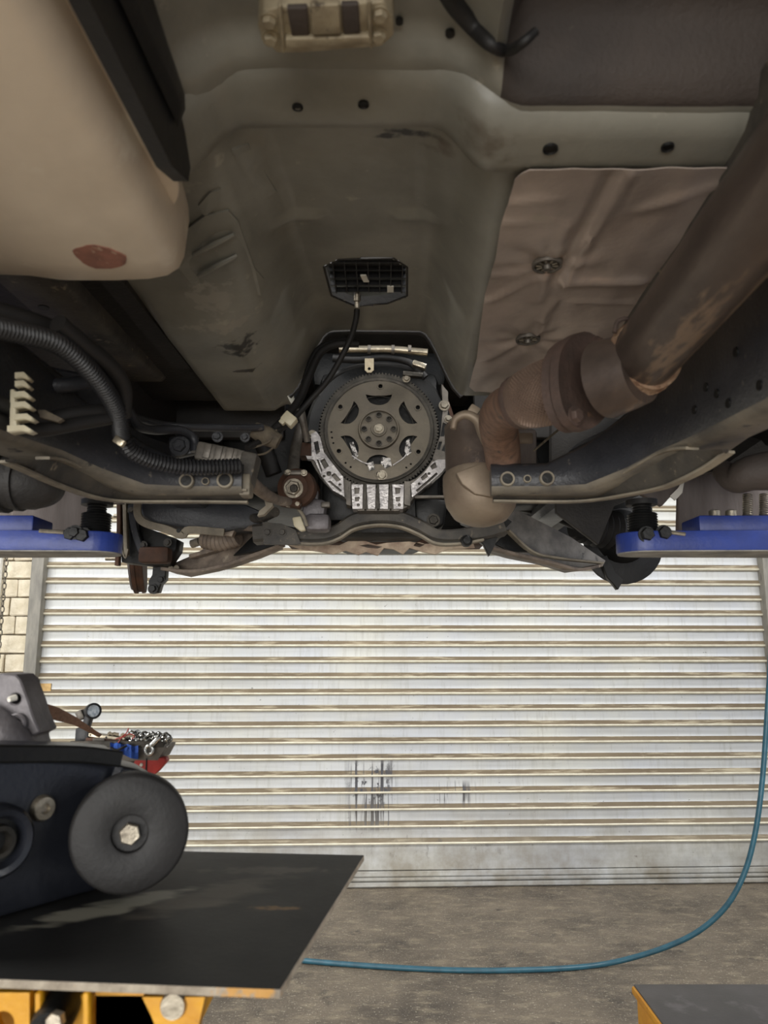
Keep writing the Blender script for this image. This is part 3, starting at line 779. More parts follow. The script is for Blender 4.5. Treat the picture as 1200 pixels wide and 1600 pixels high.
def face_hole(px, py, Y, r_, parent, collar=True):
    c = P(px, py, Y); b_ = B()
    lathe(b_, [(0, 0), (r_, 0), (r_ * 1.02, -.002), (r_ * 1.35, -.002), (r_ * 1.45, .004), (0, .004)], c, (0, 1, 0), 20)
    for f in b_.faces:
        f.material_index = 0 if (f.calc_center_median() - c).xz.length < r_ * .9 else 1
    part('bolt_hole', b_, ['black', 'lip'], parent)
for (x, y, rr) in ((793, 748, .0095), (855, 747, .0095), (824, 748, .005)): face_hole(x, y, 1.329 if x < 850 else 1.321, rr, railR)
for (x, y, rr) in ((291, 751, .0095), (351, 750, .0105), (321, 752, .005)): face_hole(x, y, 1.329 if x > 300 else 1.321, rr, railL)
for q in ((1150, 550), (1103, 605), (1138, 630), (1120, 615), (1187, 602), (1085, 640)):
    Yh = .90 if q[0] > 1110 else .98
    r = ray(*q); s_ = (.470 - .072) / (r.x - .0307 * r.y); p = V((0, 0, E)) + r * s_
    bm = B(); lathe(bm, [(0, 0), (.006, 0), (.006, .003), (0, .003)], p + V((-.0015, 0, 0)), (1, 0, 0), 12); part('drain_hole', bm, 'black', railR)

# ---- exhaust: rear pipe, cone flange, braided flexible joint, elbow, converter
exh_dir = V((.0307, 1, 0)).normalized()
fc = P(1003, 562, .965)
bm = B(); tube(bm, [fc - exh_dir * 1.4 + V((.02, 0, -.0)), fc - exh_dir * .7, fc], .0435, 28, 6); pipe = part('exhaust_pipe', bm, 'exhaust', truck, 50)
bm = B()
for k in range(40):
    pass
tube(bm, [fc + V((.006, -.028, -.004)), fc + V((0, -.008, 0)), fc + V((-.004, .012, 0))], [.0445, .0505, .0455], 28, 5); part('weld_bead', bm, 'weld', pipe)
ax = (P(805, 630, 1.125) - P(935, 590, 1.01)).normalized()
cs = P(960, 588, .985)
bm = B(); lathe(bm, [(0, -.02), (.046, -.02), (.050, .0), (.052, .02), (.054, .035), (0, .035)], cs - ax * .02, ax, 32); part('cone', bm, 'exhaust', pipe)
fl_c = P(905, 597, 1.035)
bm = B()
t0 = ax.orthogonal().normalized(); s0 = ax.cross(V((0, 0, 1))).normalized(); u0 = s0.cross(ax).normalized()
def flange_pts(d, rr):
    out = []
    for k in range(36):
        a = 2 * pi * k / 36; r_ = rr * (1 + .28 * abs(cos(a - R(62))) ** 4)
        out.append(fl_c + ax * d + (s0 * cos(a) + u0 * sin(a)) * r_)
    return out
loft(bm, [flange_pts(-.010, .058), flange_pts(-.012, .061), flange_pts(.002, .062), flange_pts(.004, .058)]); loft(bm, [flange_pts(.006, .058), flange_pts(.018, .060), flange_pts(.020, .056)])
flg = part('exhaust_flange', bm, 'flange', pipe)
for a in (62, 242):
    a = R(a); p = fl_c + (s0 * cos(a) + u0 * sin(a)) * .066
    bm = B(); hexa(bm, p - ax * .012, -ax, .010, .009, .014); part('bolt', bm, 'flange', flg)
f0 = fl_c + ax * .015; f1 = P(808, 630, 1.125)
stain_or_highlight('exhaust', fc + V((.026, -.30, 0)) - V((0, 1.4, E + .3)), exh_dir, .55, .022, (158, 138, 116), 40, (.34, .6), st=(2, .25, 1))  # dust streak that also paints the highlight on the lower right side
stain_or_highlight('exhaust', fc + V((-.012, -.16, 0)) - V((0, 1.4, E + .3)), exh_dir, .22, .03, (138, 118, 100), 60, (.5, .66), st=(2, .4, 1))
# braid: helical strands both ways over a core
bm = B(); tube(bm, [f0, f0.lerp(f1, .12), f0.lerp(f1, .5), f0.lerp(f1, .85), f1, f1 + (f1 - f0) * .04], [.044, .0465, .046, .043, .037, .034], 32, 5)
flex = part('flexible_joint', bm, 'braid', truck, 60, 'braided flexible exhaust joint')
bm = B(); Lf = (f1 - f0).length; axf = (f1 - f0).normalized(); sx = axf.cross(V((0, 0, 1))).normalized(); ux = sx.cross(axf)
for hand in (1, -1):
    for k in range(44):
        pts = []
        for i in range(13):
            t = i / 12; a = 2 * pi * k / 44 + hand * t * 2.3; r_ = interp([.044, .0465, .046, .043, .037], 49)[int(t * 48)] * .995 + .0014
            pts.append(f0 + axf * Lf * t + (sx * cos(a) + ux * sin(a)) * r_)
        tube(bm, pts, .0011, 4, 1, False, False)
o = part('braid_wires', bm, 'braid', flex, 60); o['kind'] = 'stuff'
e = [f1 + axf * -.01, P(788, 640, 1.19), P(779, 660, 1.27), P(783, 692, 1.34), P(786, 716, 1.37), P(787, 728, 1.38)]
bm = B(); tube(bm, e, [.033, .034, .034, .033, .0325, .031], 24, 7); elbow = part('exhaust_elbow', bm, 'elbow', truck, 60)
bm = B(); lathe(bm, [(.034, -.006), (.041, -.006), (.042, .0), (.040, .006), (.034, .006)], f1 - axf * .004, axf, 32); part('collar', bm, 'flange', flex)
# hooked bracket
bm = B(); tube(bm, [P(708, 670, 1.36), P(712, 655, 1.36), P(728, 648, 1.36), P(745, 656, 1.36), P(754, 676, 1.36), P(762, 690, 1.36)], [.006, .0075, .0085, .009, .010, .012], 12, 6); part('hook', bm, 'cat', elbow)
bm = B(); box(bm, P(740, 642, 1.37), (.02, .01, .02), Mx.Rotation(.6, 3, 'Y'), .003); part('tab', bm, 'cat', elbow)
bm = B(); box(bm, P(820, 685, 1.4), (.03, .01, .02), None, .003); part('tab', bm, 'cat', elbow)
# converter and its tan cover
c0 = P(755, 690, 1.54); c1 = P(752, 752, 1.53)
bm = B(); lathe(bm, [(0, -.055), (.05, -.055), (.068, -.04), (.073, -.01), (.073, .11), (0, .11)], P(752, 745, 1.54), V((0, .15, 1)), 32); conv = part('catalytic_converter', bm, 'exhaust', truck, 50)
bm = B(); lathe(bm, [(0, -.092), (.030, -.090), (.055, -.078), (.070, -.055), (.0765, -.025), (.0775, .005), (.074, .010)], P(751, 752, 1.54), V((.05, .18, 1)), 36)
part('heat_cover', bm, 'cat', conv, 60, 'tan dished heat cover')
bm = B(); prism(bm, [P(712, 738, 1.455), P(756, 722, 1.455), P(775, 742, 1.455), P(775, 778, 1.455), P(742, 772, 1.455), P(722, 756, 1.455)], (0, .02, 0), .004); part('cover_lug', bm, 'cat', conv)
bm = B(); prism(bm, [P(700, 672, 1.6), P(840, 668, 1.6), P(840, 745, 1.6), P(712, 745, 1.6)], (0, .03, 0), .01); part('cover_shell', bm, 'liner', conv)
bm = B(); tube(bm, [P(834, 704, 1.42), P(872, 672, 1.36)], .0022, 6, 1); part('rod', bm, 'bolt', conv)
# exhaust hanger ring
bm = B(); tube(bm, [P(960, 520, .93), P(965, 503, .93), P(978, 498, .93), P(985, 505, .94)], .003, 8, 5); part('hanger', bm, 'flange', pipe)

# ---- engine behind the flexplate
FY = 1.86
fcx = P(592, 672, FY)
bm = B(); box(bm, fcx + V((.0, .33, -.02)), (.32, .5, .42), None, .03); box(bm, fcx + V((.0, .33, -.20)), (.26, .44, .10), None, .03)
box(bm, fcx + V((0, .2, .2)), (.36, .2, .10), None, .02)
engine = part('engine_block', bm, 'black', truck)
bm = B(); lathe(bm, [(.152, .012), (.178, .012), (.186, .02), (.186, .05), (.152, .05)], fcx, (0, 1, 0), 64, True); part('bellhousing_flange', bm, 'black', engine)
bm = B(); lathe(bm, [(0, .03), (.155, .03), (.155, .036), (0, .036)], fcx, (0, 1, 0), 48); part('rear_plate', bm, 'black', engine)
# flexplate: pierced disc facing the camera, ring gear round it
def kidney(a, r0=.084, half=.033, depth=.018):
    pts = []
    for k in range(9):
        t = -1 + 2 * k / 8; pts.append((half * t, .011 - .006 * (1 - t * t) - .003 * abs(t)))
    for k in range(9):
        t = 1 - 2 * k / 8; pts.append((half * .92 * t, -depth * (1 - t * t) ** .6 + .002 * abs(t) * 0 - .002))
    out = []
    for x, y in pts:
        rr = r0 + y; out.append((cos(a) * rr - sin(a) * x, sin(a) * rr + cos(a) * x))
    return out
holes = [kidney(R(90 + 60 * k)) for k in range(6)]
holes += [circ(.1135 * cos(R(88 + 60.5 * k)), .1135 * sin(R(88 + 60.5 * k)), .0055, 12) for k in range(6)]
holes += [circ(.1185 * cos(R(a)), .1185 * sin(R(a)), .0026, 8) for a in (183, 190, 197, 234, 226, 305, 312)]
outl = [((.1275 + .0035 * (1 if sin(9 * (2 * pi * k / 180) + .4) > .3 else 0)) * cos(2 * pi * k / 180), (.1275 + .0035 * (1 if sin(9 * (2 * pi * k / 180) + .4) > .3 else 0)) * sin(2 * pi * k / 180)) for k in range(180)]
bm = cut_plate(outl, holes, .0035)
bmesh.ops.transform(bm, verts=bm.verts[:], matrix=Mx.Translation(fcx) @ Mx.Rotation(pi / 2, 4, 'X'))
flex_ = part('flexplate', bm, 'plate', truck, 30, 'grey pierced flexplate with six curved slots')
bm = B(); nT = 110; o_r, i_r = .150, .1455
secs = [[], [], [], []]
for k in range(nT):
    for j, rr in ((0, i_r), (.25, o_r), (.55, o_r), (.8, i_r)):
        a = 2 * pi * (k + j) / nT; d = V((cos(a), 0, sin(a)))
        secs[1].append(fcx + d * rr + V((0, -.003, 0))); secs[2].append(fcx + d * rr + V((0, .009, 0)))
        secs[0].append(fcx + d * .127 + V((0, -.001, 0))); secs[3].append(fcx + d * .127 + V((0, .009, 0)))
loft(bm, secs, cap=False); part('ring_gear', bm, 'gear', flex_, 25)
bm = B(); lathe(bm, [(.128, -.004), (.132, -.006), (.136, -.006), (.138, -.003)], fcx, (0, 1, 0), 72); part('inner_ring', bm, 'gear', flex_)
bm = B(); lathe(bm, [(0, -.010), (.012, -.010), (.013, -.012), (.019, -.012), (.020, -.009), (.045, -.009), (.047, -.012), (.0495, -.012), (.051, -.008), (.053, -.002), (.053, 0), (0, 0)], fcx, (0, 1, 0), 56)
hub = part('hub', bm, 'plate', flex_, 35)
bm = B(); lathe(bm, [(.0868, .0005), (.0872, -.0008), (.0882, -.0008), (.0886, .0005)], fcx, (0, 1, 0), 64); part('pressed_ring', bm, 'gear', flex_)
bm = B(); hexa(bm, fcx + V((0, -.010, 0)), TOC, .010, .008, .014); b0 = part('centre_bolt', bm, 'bolt', flex_)
for k in range(8):
    a = R(90 + 45 * k); bm = B(); p = fcx + V((cos(a) * .0365, -.008, sin(a) * .0365))
    lathe(bm, [(0, -.001), (.0045, -.001), (.0055, -.004), (.0075, -.004), (.008, 0), (0, 0)], p, (0, 1, 0), 16)
    part('hub_bolt', bm, 'gear', flex_)
for k in range(6):
    a = R(88 + 60.5 * k); p = fcx + V((cos(a) * .1135, -.0015, sin(a) * .1135))
    bm = B(); lathe(bm, [(.0055, -.0005), (.0060, -.003), (.0085, -.003), (.0095, 0)], p, (0, 1, 0), 18); part('boss', bm, 'plate', flex_)
bm = B(); hexa(bm, P(597, 743, FY - .002), TOC, .010, .007, .013); part('nut', bm, 'bolt', flex_)
# bright cast bits showing in the lower slots
for pts in (((546, 692), (552, 690), (560, 712), (553, 718), (550, 704)), ((635, 688), (640, 685), (643, 707), (636, 712), (632, 704)), ((596, 714), (610, 716), (612, 728), (602, 732), (595, 724)), ((574, 724), (583, 721), (586, 733), (577, 736))):
    bm = xz_plate(pts, FY - .006, .004); part('bright_lug', bm, 'bright', flex_, 0, 'bright cast lug')
for pth in ([P(550, 712, FY - .006), P(566, 722, FY - .006), P(582, 727, FY - .006)], [P(614, 727, FY - .006), P(630, 716, FY - .006), P(636, 708, FY - .006)]):
    bm = B(); tube(bm, pth, .0016, 6, 4); part('wire_clip', bm, 'alu', flex_)
# ribbed aluminium sump flange under the gear
def alu_part(pts, holes, Y=FY - .012, th=.05, nm='casting_rib', m='alu'):
    bm = xz_plate(pts, Y, th, holes); return part(nm, bm, m, sumpf, 25)
bm = B(); secs = []
for k in range(25):
    a = R(198 + 144 * k / 24); d = V((cos(a), 0, sin(a)))
    secs.append([fcx + d * .153 + V((0, .008, 0)), fcx + d * .186 + V((0, .008, 0)), fcx + d * .186 + V((0, .06, 0)), fcx + d * .153 + V((0, .06, 0))])
loft(bm, secs); sumpf = part('sump_flange', bm, 'aludark', truck, 40, 'ribbed cast aluminium sump flange')
alu_part([(486, 678), (494, 674), (500, 682), (506, 706), (513, 716), (536, 745), (538, 776), (520, 766), (503, 745), (493, 722), (487, 714)],
         [[(490, 691), (497, 689), (500, 706), (494, 710)], [(500, 720), (507, 716), (514, 728), (507, 733)], [(517, 742), (523, 739), (533, 750), (526, 753)], (514, 740, 4), (506, 744, 2.6), [(512, 752), (516, 751), (534, 766), (532, 769)], (531, 757, 2.4), [(494, 716), (497, 716), (504, 735), (502, 738)]])
alu_part([(642, 757), (660, 742), (676, 722), (684, 718), (704, 718), (700, 726), (690, 738), (668, 757), (644, 777)],
         [[(672, 728), (680, 722), (683, 730), (675, 734)], [(657, 746), (666, 738), (669, 745), (660, 751)], (670, 740, 2.4), (655, 756, 2.4), [(650, 766), (682, 738), (684, 741), (652, 770)]])
for q in ((480, 713, 492, 720), (636, 770, 652, 777)): pass
for (xa, xb, hol) in ((549, 567, True), (573, 587, False), (592, 607, False), (613, 631, True)):
    hs = [[(xa + 4, 762), (xb - 5, 762), (xb - 6, 771), (xa + 5, 772)], [(xa + 5, 777), (xb - 5, 776), (xb - 6, 783), (xa + 6, 784)], ((xa + xb) / 2 + 2, 789, 2.6)] if hol else []
    alu_part([(xa, 757), (xb, 757), (xb - 1, 795), (xa + 2, 795)], hs, FY - .010)
for xa, xb in ((541, 548), (632, 641)):
    alu_part([(xa, 752), (xb, 752), (xb, 790), (xa, 788)], [], FY - .018, nm='casting_web', m='aludark')
for xa in (569, 589, 609): alu_part([(xa, 757), (xa + 3, 757), (xa + 3, 795), (xa, 795)], [], FY - .020, nm='casting_web', m='gear')
bm = xz_plate([(536, 745), (545, 752), (560, 757), (625, 757), (640, 752), (648, 748), (648, 775), (636, 792), (622, 798), (560, 798), (546, 788), (536, 774)], FY + .004, .09); part('sump_body', bm, 'aludark', sumpf, 30)
bm = xz_plate([(478, 712), (500, 714), (500, 718), (480, 717)], FY - .01, .02); part('lug', bm, 'alu', sumpf, 0)
bm = xz_plate([(648, 774), (700, 774), (700, 777), (648, 778)], FY + .02, .02); part('lug', bm, 'aludark', sumpf, 0)
for q in ((694, 634, .010), (488, 679, .008), (700, 655, .007)):
    bm = B(); hexa(bm, P(q[0], q[1], FY + .005), TOC, q[2], .012, q[2] * 1.4); part('bolt', bm, 'bolt', sumpf)
bm = xz_plate([(690, 600), (700, 612), (700, 640), (696, 690), (682, 722), (676, 716), (688, 680), (692, 640)], FY + .006, .05, [[(692, 660), (697, 662), (694, 682), (688, 682)], [(686, 690), (691, 690), (684, 712), (680, 710)]]); part('casting_rib', bm, 'aludark', sumpf, 25)
bm = xz_plate([(692, 600), (706, 640), (712, 660), (708, 690), (700, 715), (684, 716), (696, 680), (700, 640)], FY + .03, .05); part('side_cover', bm, 'brown', engine)
bm = xz_plate([(466, 690), (490, 694), (490, 712), (468, 712)], FY + .0, .05); part('side_cover', bm, 'brown', engine)

# ---- pipes, hoses and tabs above the flexplate
def vt(name, px, r_, m, parent=truck, n=6, seg=10, label=None):
    bm = B(); tube(bm, [P(*q) for q in px], r_, seg, n); return part(name, bm, m, parent, 60, label)
pp = vt('steel_pipe', ((530, 546, 1.84), (570, 546, 1.84), (610, 546, 1.84), (668, 551, 1.84)), .0095, 'steelpipe', truck, 3, 16)
for x in (577, 614, 640):
    bm = B(); p = P(x, 546.5, 1.84); lathe(bm, [(.0095, -.004), (.0118, -.004), (.0118, .004), (.0095, .004)], p, (1, 0, -.03), 18, True); part('collar', bm, 'aludark', pp)
vt('fuel_hose', ((520, 560, 1.85), (560, 562, 1.85), (600, 558, 1.85), (640, 566, 1.85), (665, 590, 1.85)), .010, 'rubber')
vt('fuel_hose', ((500, 620, 1.88), (520, 590, 1.88), (560, 574, 1.88), (610, 572, 1.88), (655, 580, 1.88)), .009, 'rubber')
bm = xz_plate([(570, 560), (584, 560), (584, 578), (580, 582), (574, 582), (570, 578)], 1.82, .004, [(577, 576, 2.6)]); part('lift_tab', bm, 'bracket', engine, 0)
bm = B(); box(bm, P(655, 572, 1.84), (.035, .03, .014), Mx.Rotation(.35, 3, 'Y'), .003); part('connector', bm, 'steelpipe', engine)
bm = B(); box(bm, P(645, 586, 1.83), (.05, .02, .012), Mx.Rotation(.1, 3, 'Y'), .003); part('connector', bm, 'gear', engine)
bm = B(); hexa(bm, P(635, 592, 1.83), TOC, .007, .008, .010); part('bolt', bm, 'bolt', engine)
cab = vt('shift_cable', ((558, 478, 1.555), (556, 500, 1.57), (545, 535, 1.60), (515, 590, 1.63), (485, 625, 1.65), (455, 658, 1.64), (425, 680, 1.60), (385, 700, 1.55)), [.0065] * 7, 'rubber')
vt('wiring_loom', ((560, 537, 1.70), (525, 538, 1.69), (500, 552, 1.68), (482, 590, 1.67), (470, 620, 1.66), (452, 645, 1.64), (420, 680, 1.60)), .009, 'rubber')
vt('wiring_loom', ((540, 530, 1.72), (505, 540, 1.70), (488, 560, 1.69), (474, 600, 1.68)), .007, 'rubber')
bm = B(); box(bm, P(452, 656, 1.62), (.030, .028, .024), Mx.Rotation(.7, 3, 'Y'), .003); part('connector', bm, 'clip', cab, 40, 'cream plastic connector')
bm = B(); box(bm, P(441, 660, 1.615), (.012, .018, .010), Mx.Rotation(.7, 3, 'Y'), .002); part('connector', bm, 'clip', cab, 40, 'cream plastic connector')
bm = B(); lathe(bm, [(0, -.03), (.017, -.03), (.021, 0), (.017, .03), (0, .03)], P(416, 681, 1.58), V((1, .1, -.5)), 14); part('taped_plug', bm, 'taupe', cab)
vt('wire', ((392, 712, 1.57), (415, 708, 1.57), (428, 696, 1.58), (424, 684, 1.58)), .0022, 'taupe', cab)
vt('wire', ((395, 700, 1.57), (420, 690, 1.56), (432, 672, 1.58)), .0022, 'taupe', cab)

# ---- differential flange and cast housing at the left of the engine
bm = B(); lathe(bm, [(0, -.014), (.030, -.014), (.034, -.010), (.044, -.006), (.046, 0), (.046, .02), (.036, .03), (.036, .10), (0, .10)], P(463, 762, 1.78), (.12, 1, .1), 36)
diff = part('output_flange', bm, 'brown', truck, 40, 'brown rusted output flange')
bm = B(); hexa(bm, P(459, 763, 1.766), (-.1, -1, -.1), .018, .014, .023); part('hex_nut', bm, 'bolt', diff)
bm = B(); lathe(bm, [(0, 0), (.010, 0), (.008, .003), (0, .003)], P(459, 763, 1.75), (-.1, -1, -.1), 12); part('shaft_end', bm, 'gear', diff)
bm = B(); box(bm, P(459, 740, 1.77), (.045, .03, .012), None, .004); part('lug', bm, 'aludark', diff)
bm = B(); box(bm, P(454, 787, 1.76), (.05, .03, .018), Mx.Rotation(.15, 3, 'Y'), .004); part('lug', bm, 'brown', diff)
for q in ((475, 739, .006), (450, 738, .005), (451, 786, .008), (465, 788, .006)):
    bm = B(); hexa(bm, P(q[0], q[1], 1.752), TOC, q[2], .008, q[2] * 1.3); part('bolt', bm, 'bolt', diff)
bm = B(); tube(bm, [P(458, 740, 1.82), P(460, 715, 1.83), P(464, 690, 1.84), P(470, 665, 1.85)], [.016, .014, .013, .012], 14, 5); part('shaft', bm, 'aludark', diff)
bm = B(); tube(bm, [P(470, 640, 1.80), P(474, 660, 1.80), P(480, 690, 1.82)], [.010, .009, .008], 12, 5); part('breather', bm, 'aludark', diff)
hs = B(); box(hs, P(492, 797, 1.86), (.056, .06, .05), Mx.Rotation(.1, 3, 'Y'), .012); box(hs, P(497, 818, 1.84), (.060, .06, .042), None, .012); box(hs, P(493, 776, 1.86), (.016, .03, .026), None, .004)
hsg = part('cast_housing', hs, 'cast', truck)
bm = B(); box(bm, P(509, 789, 1.83), (.022, .02, .014), None, .003); part('plug', bm, 'aludark', hsg)
bm = B(); prism(bm, [P(456, 808, 1.80), P(470, 806, 1.80), P(478, 828, 1.80), P(470, 830, 1.80), P(459, 822, 1.80)], (0, .02, 0), .004); part('curved_plate', bm, 'clip', hsg, 40, 'yellowish curved plate')
bm = B(); tube(bm, [P(466, 795, 1.79), P(474, 806, 1.79), P(480, 822, 1.79)], .004, 8, 4); part('pipe', bm, 'lip', hsg)
bm = B(); box(bm, P(535, 780, 1.98), (.10, .12, .14), None, .02); part('dark_cover', bm, 'black', engine)
bm = B(); prism(bm, [P(648, 778, 1.93), P(700, 780, 1.93), P(694, 820, 1.93), P(676, 828, 1.93), P(650, 815, 1.93)], (0, .1, 0), .008); part('oil_filter_cover', bm, 'black', engine)
bm = B(); hexa(bm, P(677, 813, 1.93), TOC, .012, .01, .017); part('plug', bm, 'gear', engine)

# ---- link arm and clutter of connectors at the left rail end
vt('link_rod', ((376, 735, 1.44), (405, 765, 1.52), (430, 780, 1.60), (450, 784, 1.68)), [.014, .013, .011, .010], 'arm', truck, 5, 12)
bm = xz_plate([(400, 770), (416, 760), (424, 775), (426, 790), (412, 804), (402, 806), (405, 798), (415, 790), (412, 778)], 1.58, .02, [(411, 770, 2.4)]); part('hook_bracket', bm, 'lip', truck, 30)
bm = B(); box(bm, P(345, 714, 1.39), (.085, .05, .034), Mx.Rotation(.2, 3, 'Y'), .005); cl = part('connector_block', bm, 'aludark', truck)
for k in range(4):
    bm = B(); box(bm, P(325 + k * 17, 706 + k * 3.5, 1.372), (.014, .02, .028), Mx.Rotation(.2, 3, 'Y'), .002); part('rib', bm, 'aludark', cl)
bm = B(); box(bm, P(388, 735, 1.38), (.03, .05, .06), Mx.Rotation(.2, 3, 'Y'), .005); part('end_plate', bm, 'raildust', cl)
bm = B(); box(bm, P(385, 760, 1.37), (.02, .04, .04), None, .004); part('end_plate', bm, 'lip', cl)
for q in ((281, 697, .013), (340, 683, .007), (383, 684, .006)):
    bm = B(); hexa(bm, P(q[0], q[1], 1.42), TOC, q[2], .01, q[2] * 1.5); part('bolt', bm, 'rail', cl)
bm = B(); prism(bm, [P(262, 682, 1.43), P(300, 676, 1.43), P(305, 708, 1.43), P(266, 716, 1.43)], (0, .02, 0), .005); part('tab', bm, 'rail', cl)
vt('brake_line', ((200, 640, 1.28), (216, 665, 1.32), (240, 672, 1.36), (280, 672, 1.40), (302, 684, 1.42), (304, 706, 1.42)), .0085, 'rail')
vt('brake_line', ((200, 650, 1.30), (260, 665, 1.44), (340, 668, 1.5), (410, 668, 1.56)), .008, 'rail')

# ---- corrugated loom, hoses and the clip comb on the left rail
def U2(px, py, Y): return P(px, py, Y)
bm = B(); corrugated(bm, [P(-40, 505, .82), P(30, 520, .88), P(95, 540, .94), P(150, 590, 1.02), P(182, 640, 1.10), P(190, 680, 1.16)], .0125, .006); part('corrugated_loom', bm, 'blackplastic', truck, 25)
bm = B(); corrugated(bm, [P(188, 676, 1.16), P(205, 704, 1.19), P(245, 722, 1.225), P(300, 730, 1.26), P(375, 728, 1.30)], .0125, .0065); part('corrugated_loom', bm, 'blackplastic', truck, 25)
vt('hose', ((90, 505, .93), (132, 540, .98), (172, 572, 1.04), (192, 606, 1.09), (192, 650, 1.12)), .0125, 'rubber')
vt('hose', ((-20, 480, .9), (60, 505, .95), (110, 525, 1.0)), .012, 'rubber')
vt('hose', ((-40, 612, .95), (20, 640, 1.0), (70, 655, 1.05), (120, 645, 1.08), (178, 640, 1.12)), .0105, 'rubber')
vt('hose', ((-40, 640, .95), (10, 662, 1.0), (60, 672, 1.04), (120, 662, 1.08), (178, 652, 1.12)), .0105, 'rubber')
vt('hose', ((40, 600, 1.12), (100, 602, 1.14), (170, 590, 1.18)), .012, 'rail')
cmb = B(); prism(cmb, [P(15, 608, .985), P(22, 607, .985), P(26, 668, .985), P(14, 670, .985)], (0, .012, 0), .002)
comb = part('pipe_clip_comb', cmb, 'clip', truck, 40, 'cream plastic pipe clip with open jaws')
for (x, y, w) in ((33, 587, 20), (33, 600, 20), (33, 617, 26), (34, 633, 26), (36, 652, 30), (30, 670, 38)):
    bm = xz_plate([(x - w / 2, y - 5), (x + w * .2, y - 6), (x + w / 2, y + 1), (x + w * .3, y + 4), (x, y + 1), (x - w / 2, y + 4)], .98, .02); part('jaw', bm, 'clip', comb, 0)
bm = B(); prism(bm, [P(58, 640, 1.03), P(70, 640, 1.03), P(98, 654, 1.03), P(90, 659, 1.03), P(62, 652, 1.03)], (0, .01, 0), .001); part('strap_end', bm, 'taupe', comb)
for q in ((93, 534, .97), (187, 690, 1.145)):
    bm = B(); box(bm, P(*q), (.018, .012, .012), Mx.Rotation(.6, 3, 'Y'), .002); part('loom_clip', bm, 'steelpipe', truck)
# dark box member behind the hoses
bm = B(); bar(bm, [P(-60, 560, 1.15), P(60, 600, 1.22), P(170, 620, 1.3)], .04, .06, 5); part('side_member', bm, 'rail', truck)

# ---- dark rounded cab mounts at the outer edges
for s, px in ((-1, [(-60, 748, 1.22), (20, 752, 1.22), (62, 758, 1.24), (78, 766, 1.27)]), (1, [(1270, 730, 1.22), (1180, 738, 1.22), (1150, 748, 1.24), (1128, 735, 1.27)])):
    bm = B(); tube(bm, [P(*q) for q in px], [.050, .046, .042, .026] if s < 0 else [.038, .030, .024, .018], 20, 6); o = part('cab_mount', bm, 'darkbody' if s < 0 else 'brownbody', truck, 60)
    if s < 0:
        for k, r_ in ((0, .052), (.5, .049)):
            p = P(10 + 45 * k, 752, 1.22); b_ = B(); lathe(b_, [(r_ - .006, -.004), (r_, -.004), (r_, .004), (r_ - .006, .004)], p, (1, 0, -.05), 24, True); part('bead', b_, 'darkbody', o)

# ---- wheel arch liners
bm = B(); bar(bm, [P(868, 700, 1.80), P(960, 690, 1.78)], .02, .02)
bm.free()
bm = xz_plate([(1004, 682), (1210, 660), (1260, 700), (1260, 850), (1060, 842), (1062, 760), (1035, 790), (1004, 772)], 1.80, .02); lin_r = part('wheel_arch_liner', bm, 'liner', truck, 0)
bm = xz_plate([(862, 690), (1003, 682), (1003, 772), (960, 790), (935, 850), (870, 800)], 1.80, .02); part('inner_panel', bm, 'darkbody', lin_r, 0)
bm = B(); loft(bm, [[P(862, 660, 1.78), P(1260, 640, 1.6), P(1260, 740, 1.56), P(1120, 735, 1.60), P(1075, 745, 1.66), P(1046, 760, 1.72), P(1010, 745, 1.78), P(862, 745, 1.80)], [p + V((0, .03, .0)) for p in [P(862, 660, 1.78), P(1260, 640, 1.6), P(1260, 740, 1.56), P(1120, 735, 1.60), P(1075, 745, 1.66), P(1046, 760, 1.72), P(1010, 745, 1.78), P(862, 745, 1.80)]]]); part('upper_fold', bm, 'darkbody', lin_r, 0)
bm = xz_plate([(-60, 700), (190, 700), (190, 786), (176, 786), (150, 790), (120, 826), (100, 842), (60, 842), (-60, 840)], 1.80, .02); part('wheel_arch_liner', bm, 'liner', truck, 0, 'pale dusty wheel arch liner')

# ---- front suspension crossmember with its arch
cmz = [(398, 836), (430, 834), (470, 838), (505, 838), (530, 830), (555, 815), (590, 809), (625, 812), (655, 824), (682, 838), (720, 838), (755, 832), (785, 822)]
bm = B(); bar(bm, [P(x, y, 1.95) for x, y in cmz], .07, [.046, .046, .03, .030, .030, .034, .036, .034, .030, .028, .032, .042, .05], 5); xm = part('front_crossmember', bm, 'raildust', truck, 40)
bm = B(); bar(bm, [P(x, y + 12, 1.92) for x, y in cmz[1:-1]], .03, .006, 5); part('flange', bm, 'lip', xm)
bm = xz_plate([(410, 815), (412, 816), (440, 818), (462, 828), (470, 850), (412, 850)], 1.90, .02, []); ear = part('mounting_ear', bm, 'raildust', xm, 30)
for q in ((418, 832), (441, 832)):
    bm = B(); hexa(bm, P(*q, 1.90), TOC, .008, .009, .011); part('bolt', bm, 'raildust', ear)
bm = B(); lathe(bm, [(0, -.012), (.009, -.012), (.010, -.008), (.014, -.006), (.015, .01), (0, .01)], P(729, 845, 1.90), (0, 1, 0), 18); part('bush', bm, 'black', xm)
bm = xz_plate([(752, 816), (786, 806), (800, 815), (778, 838), (774, 850), (765, 868), (756, 850), (740, 838)], 1.94, .03); part('gusset', bm, 'black', xm, 0)
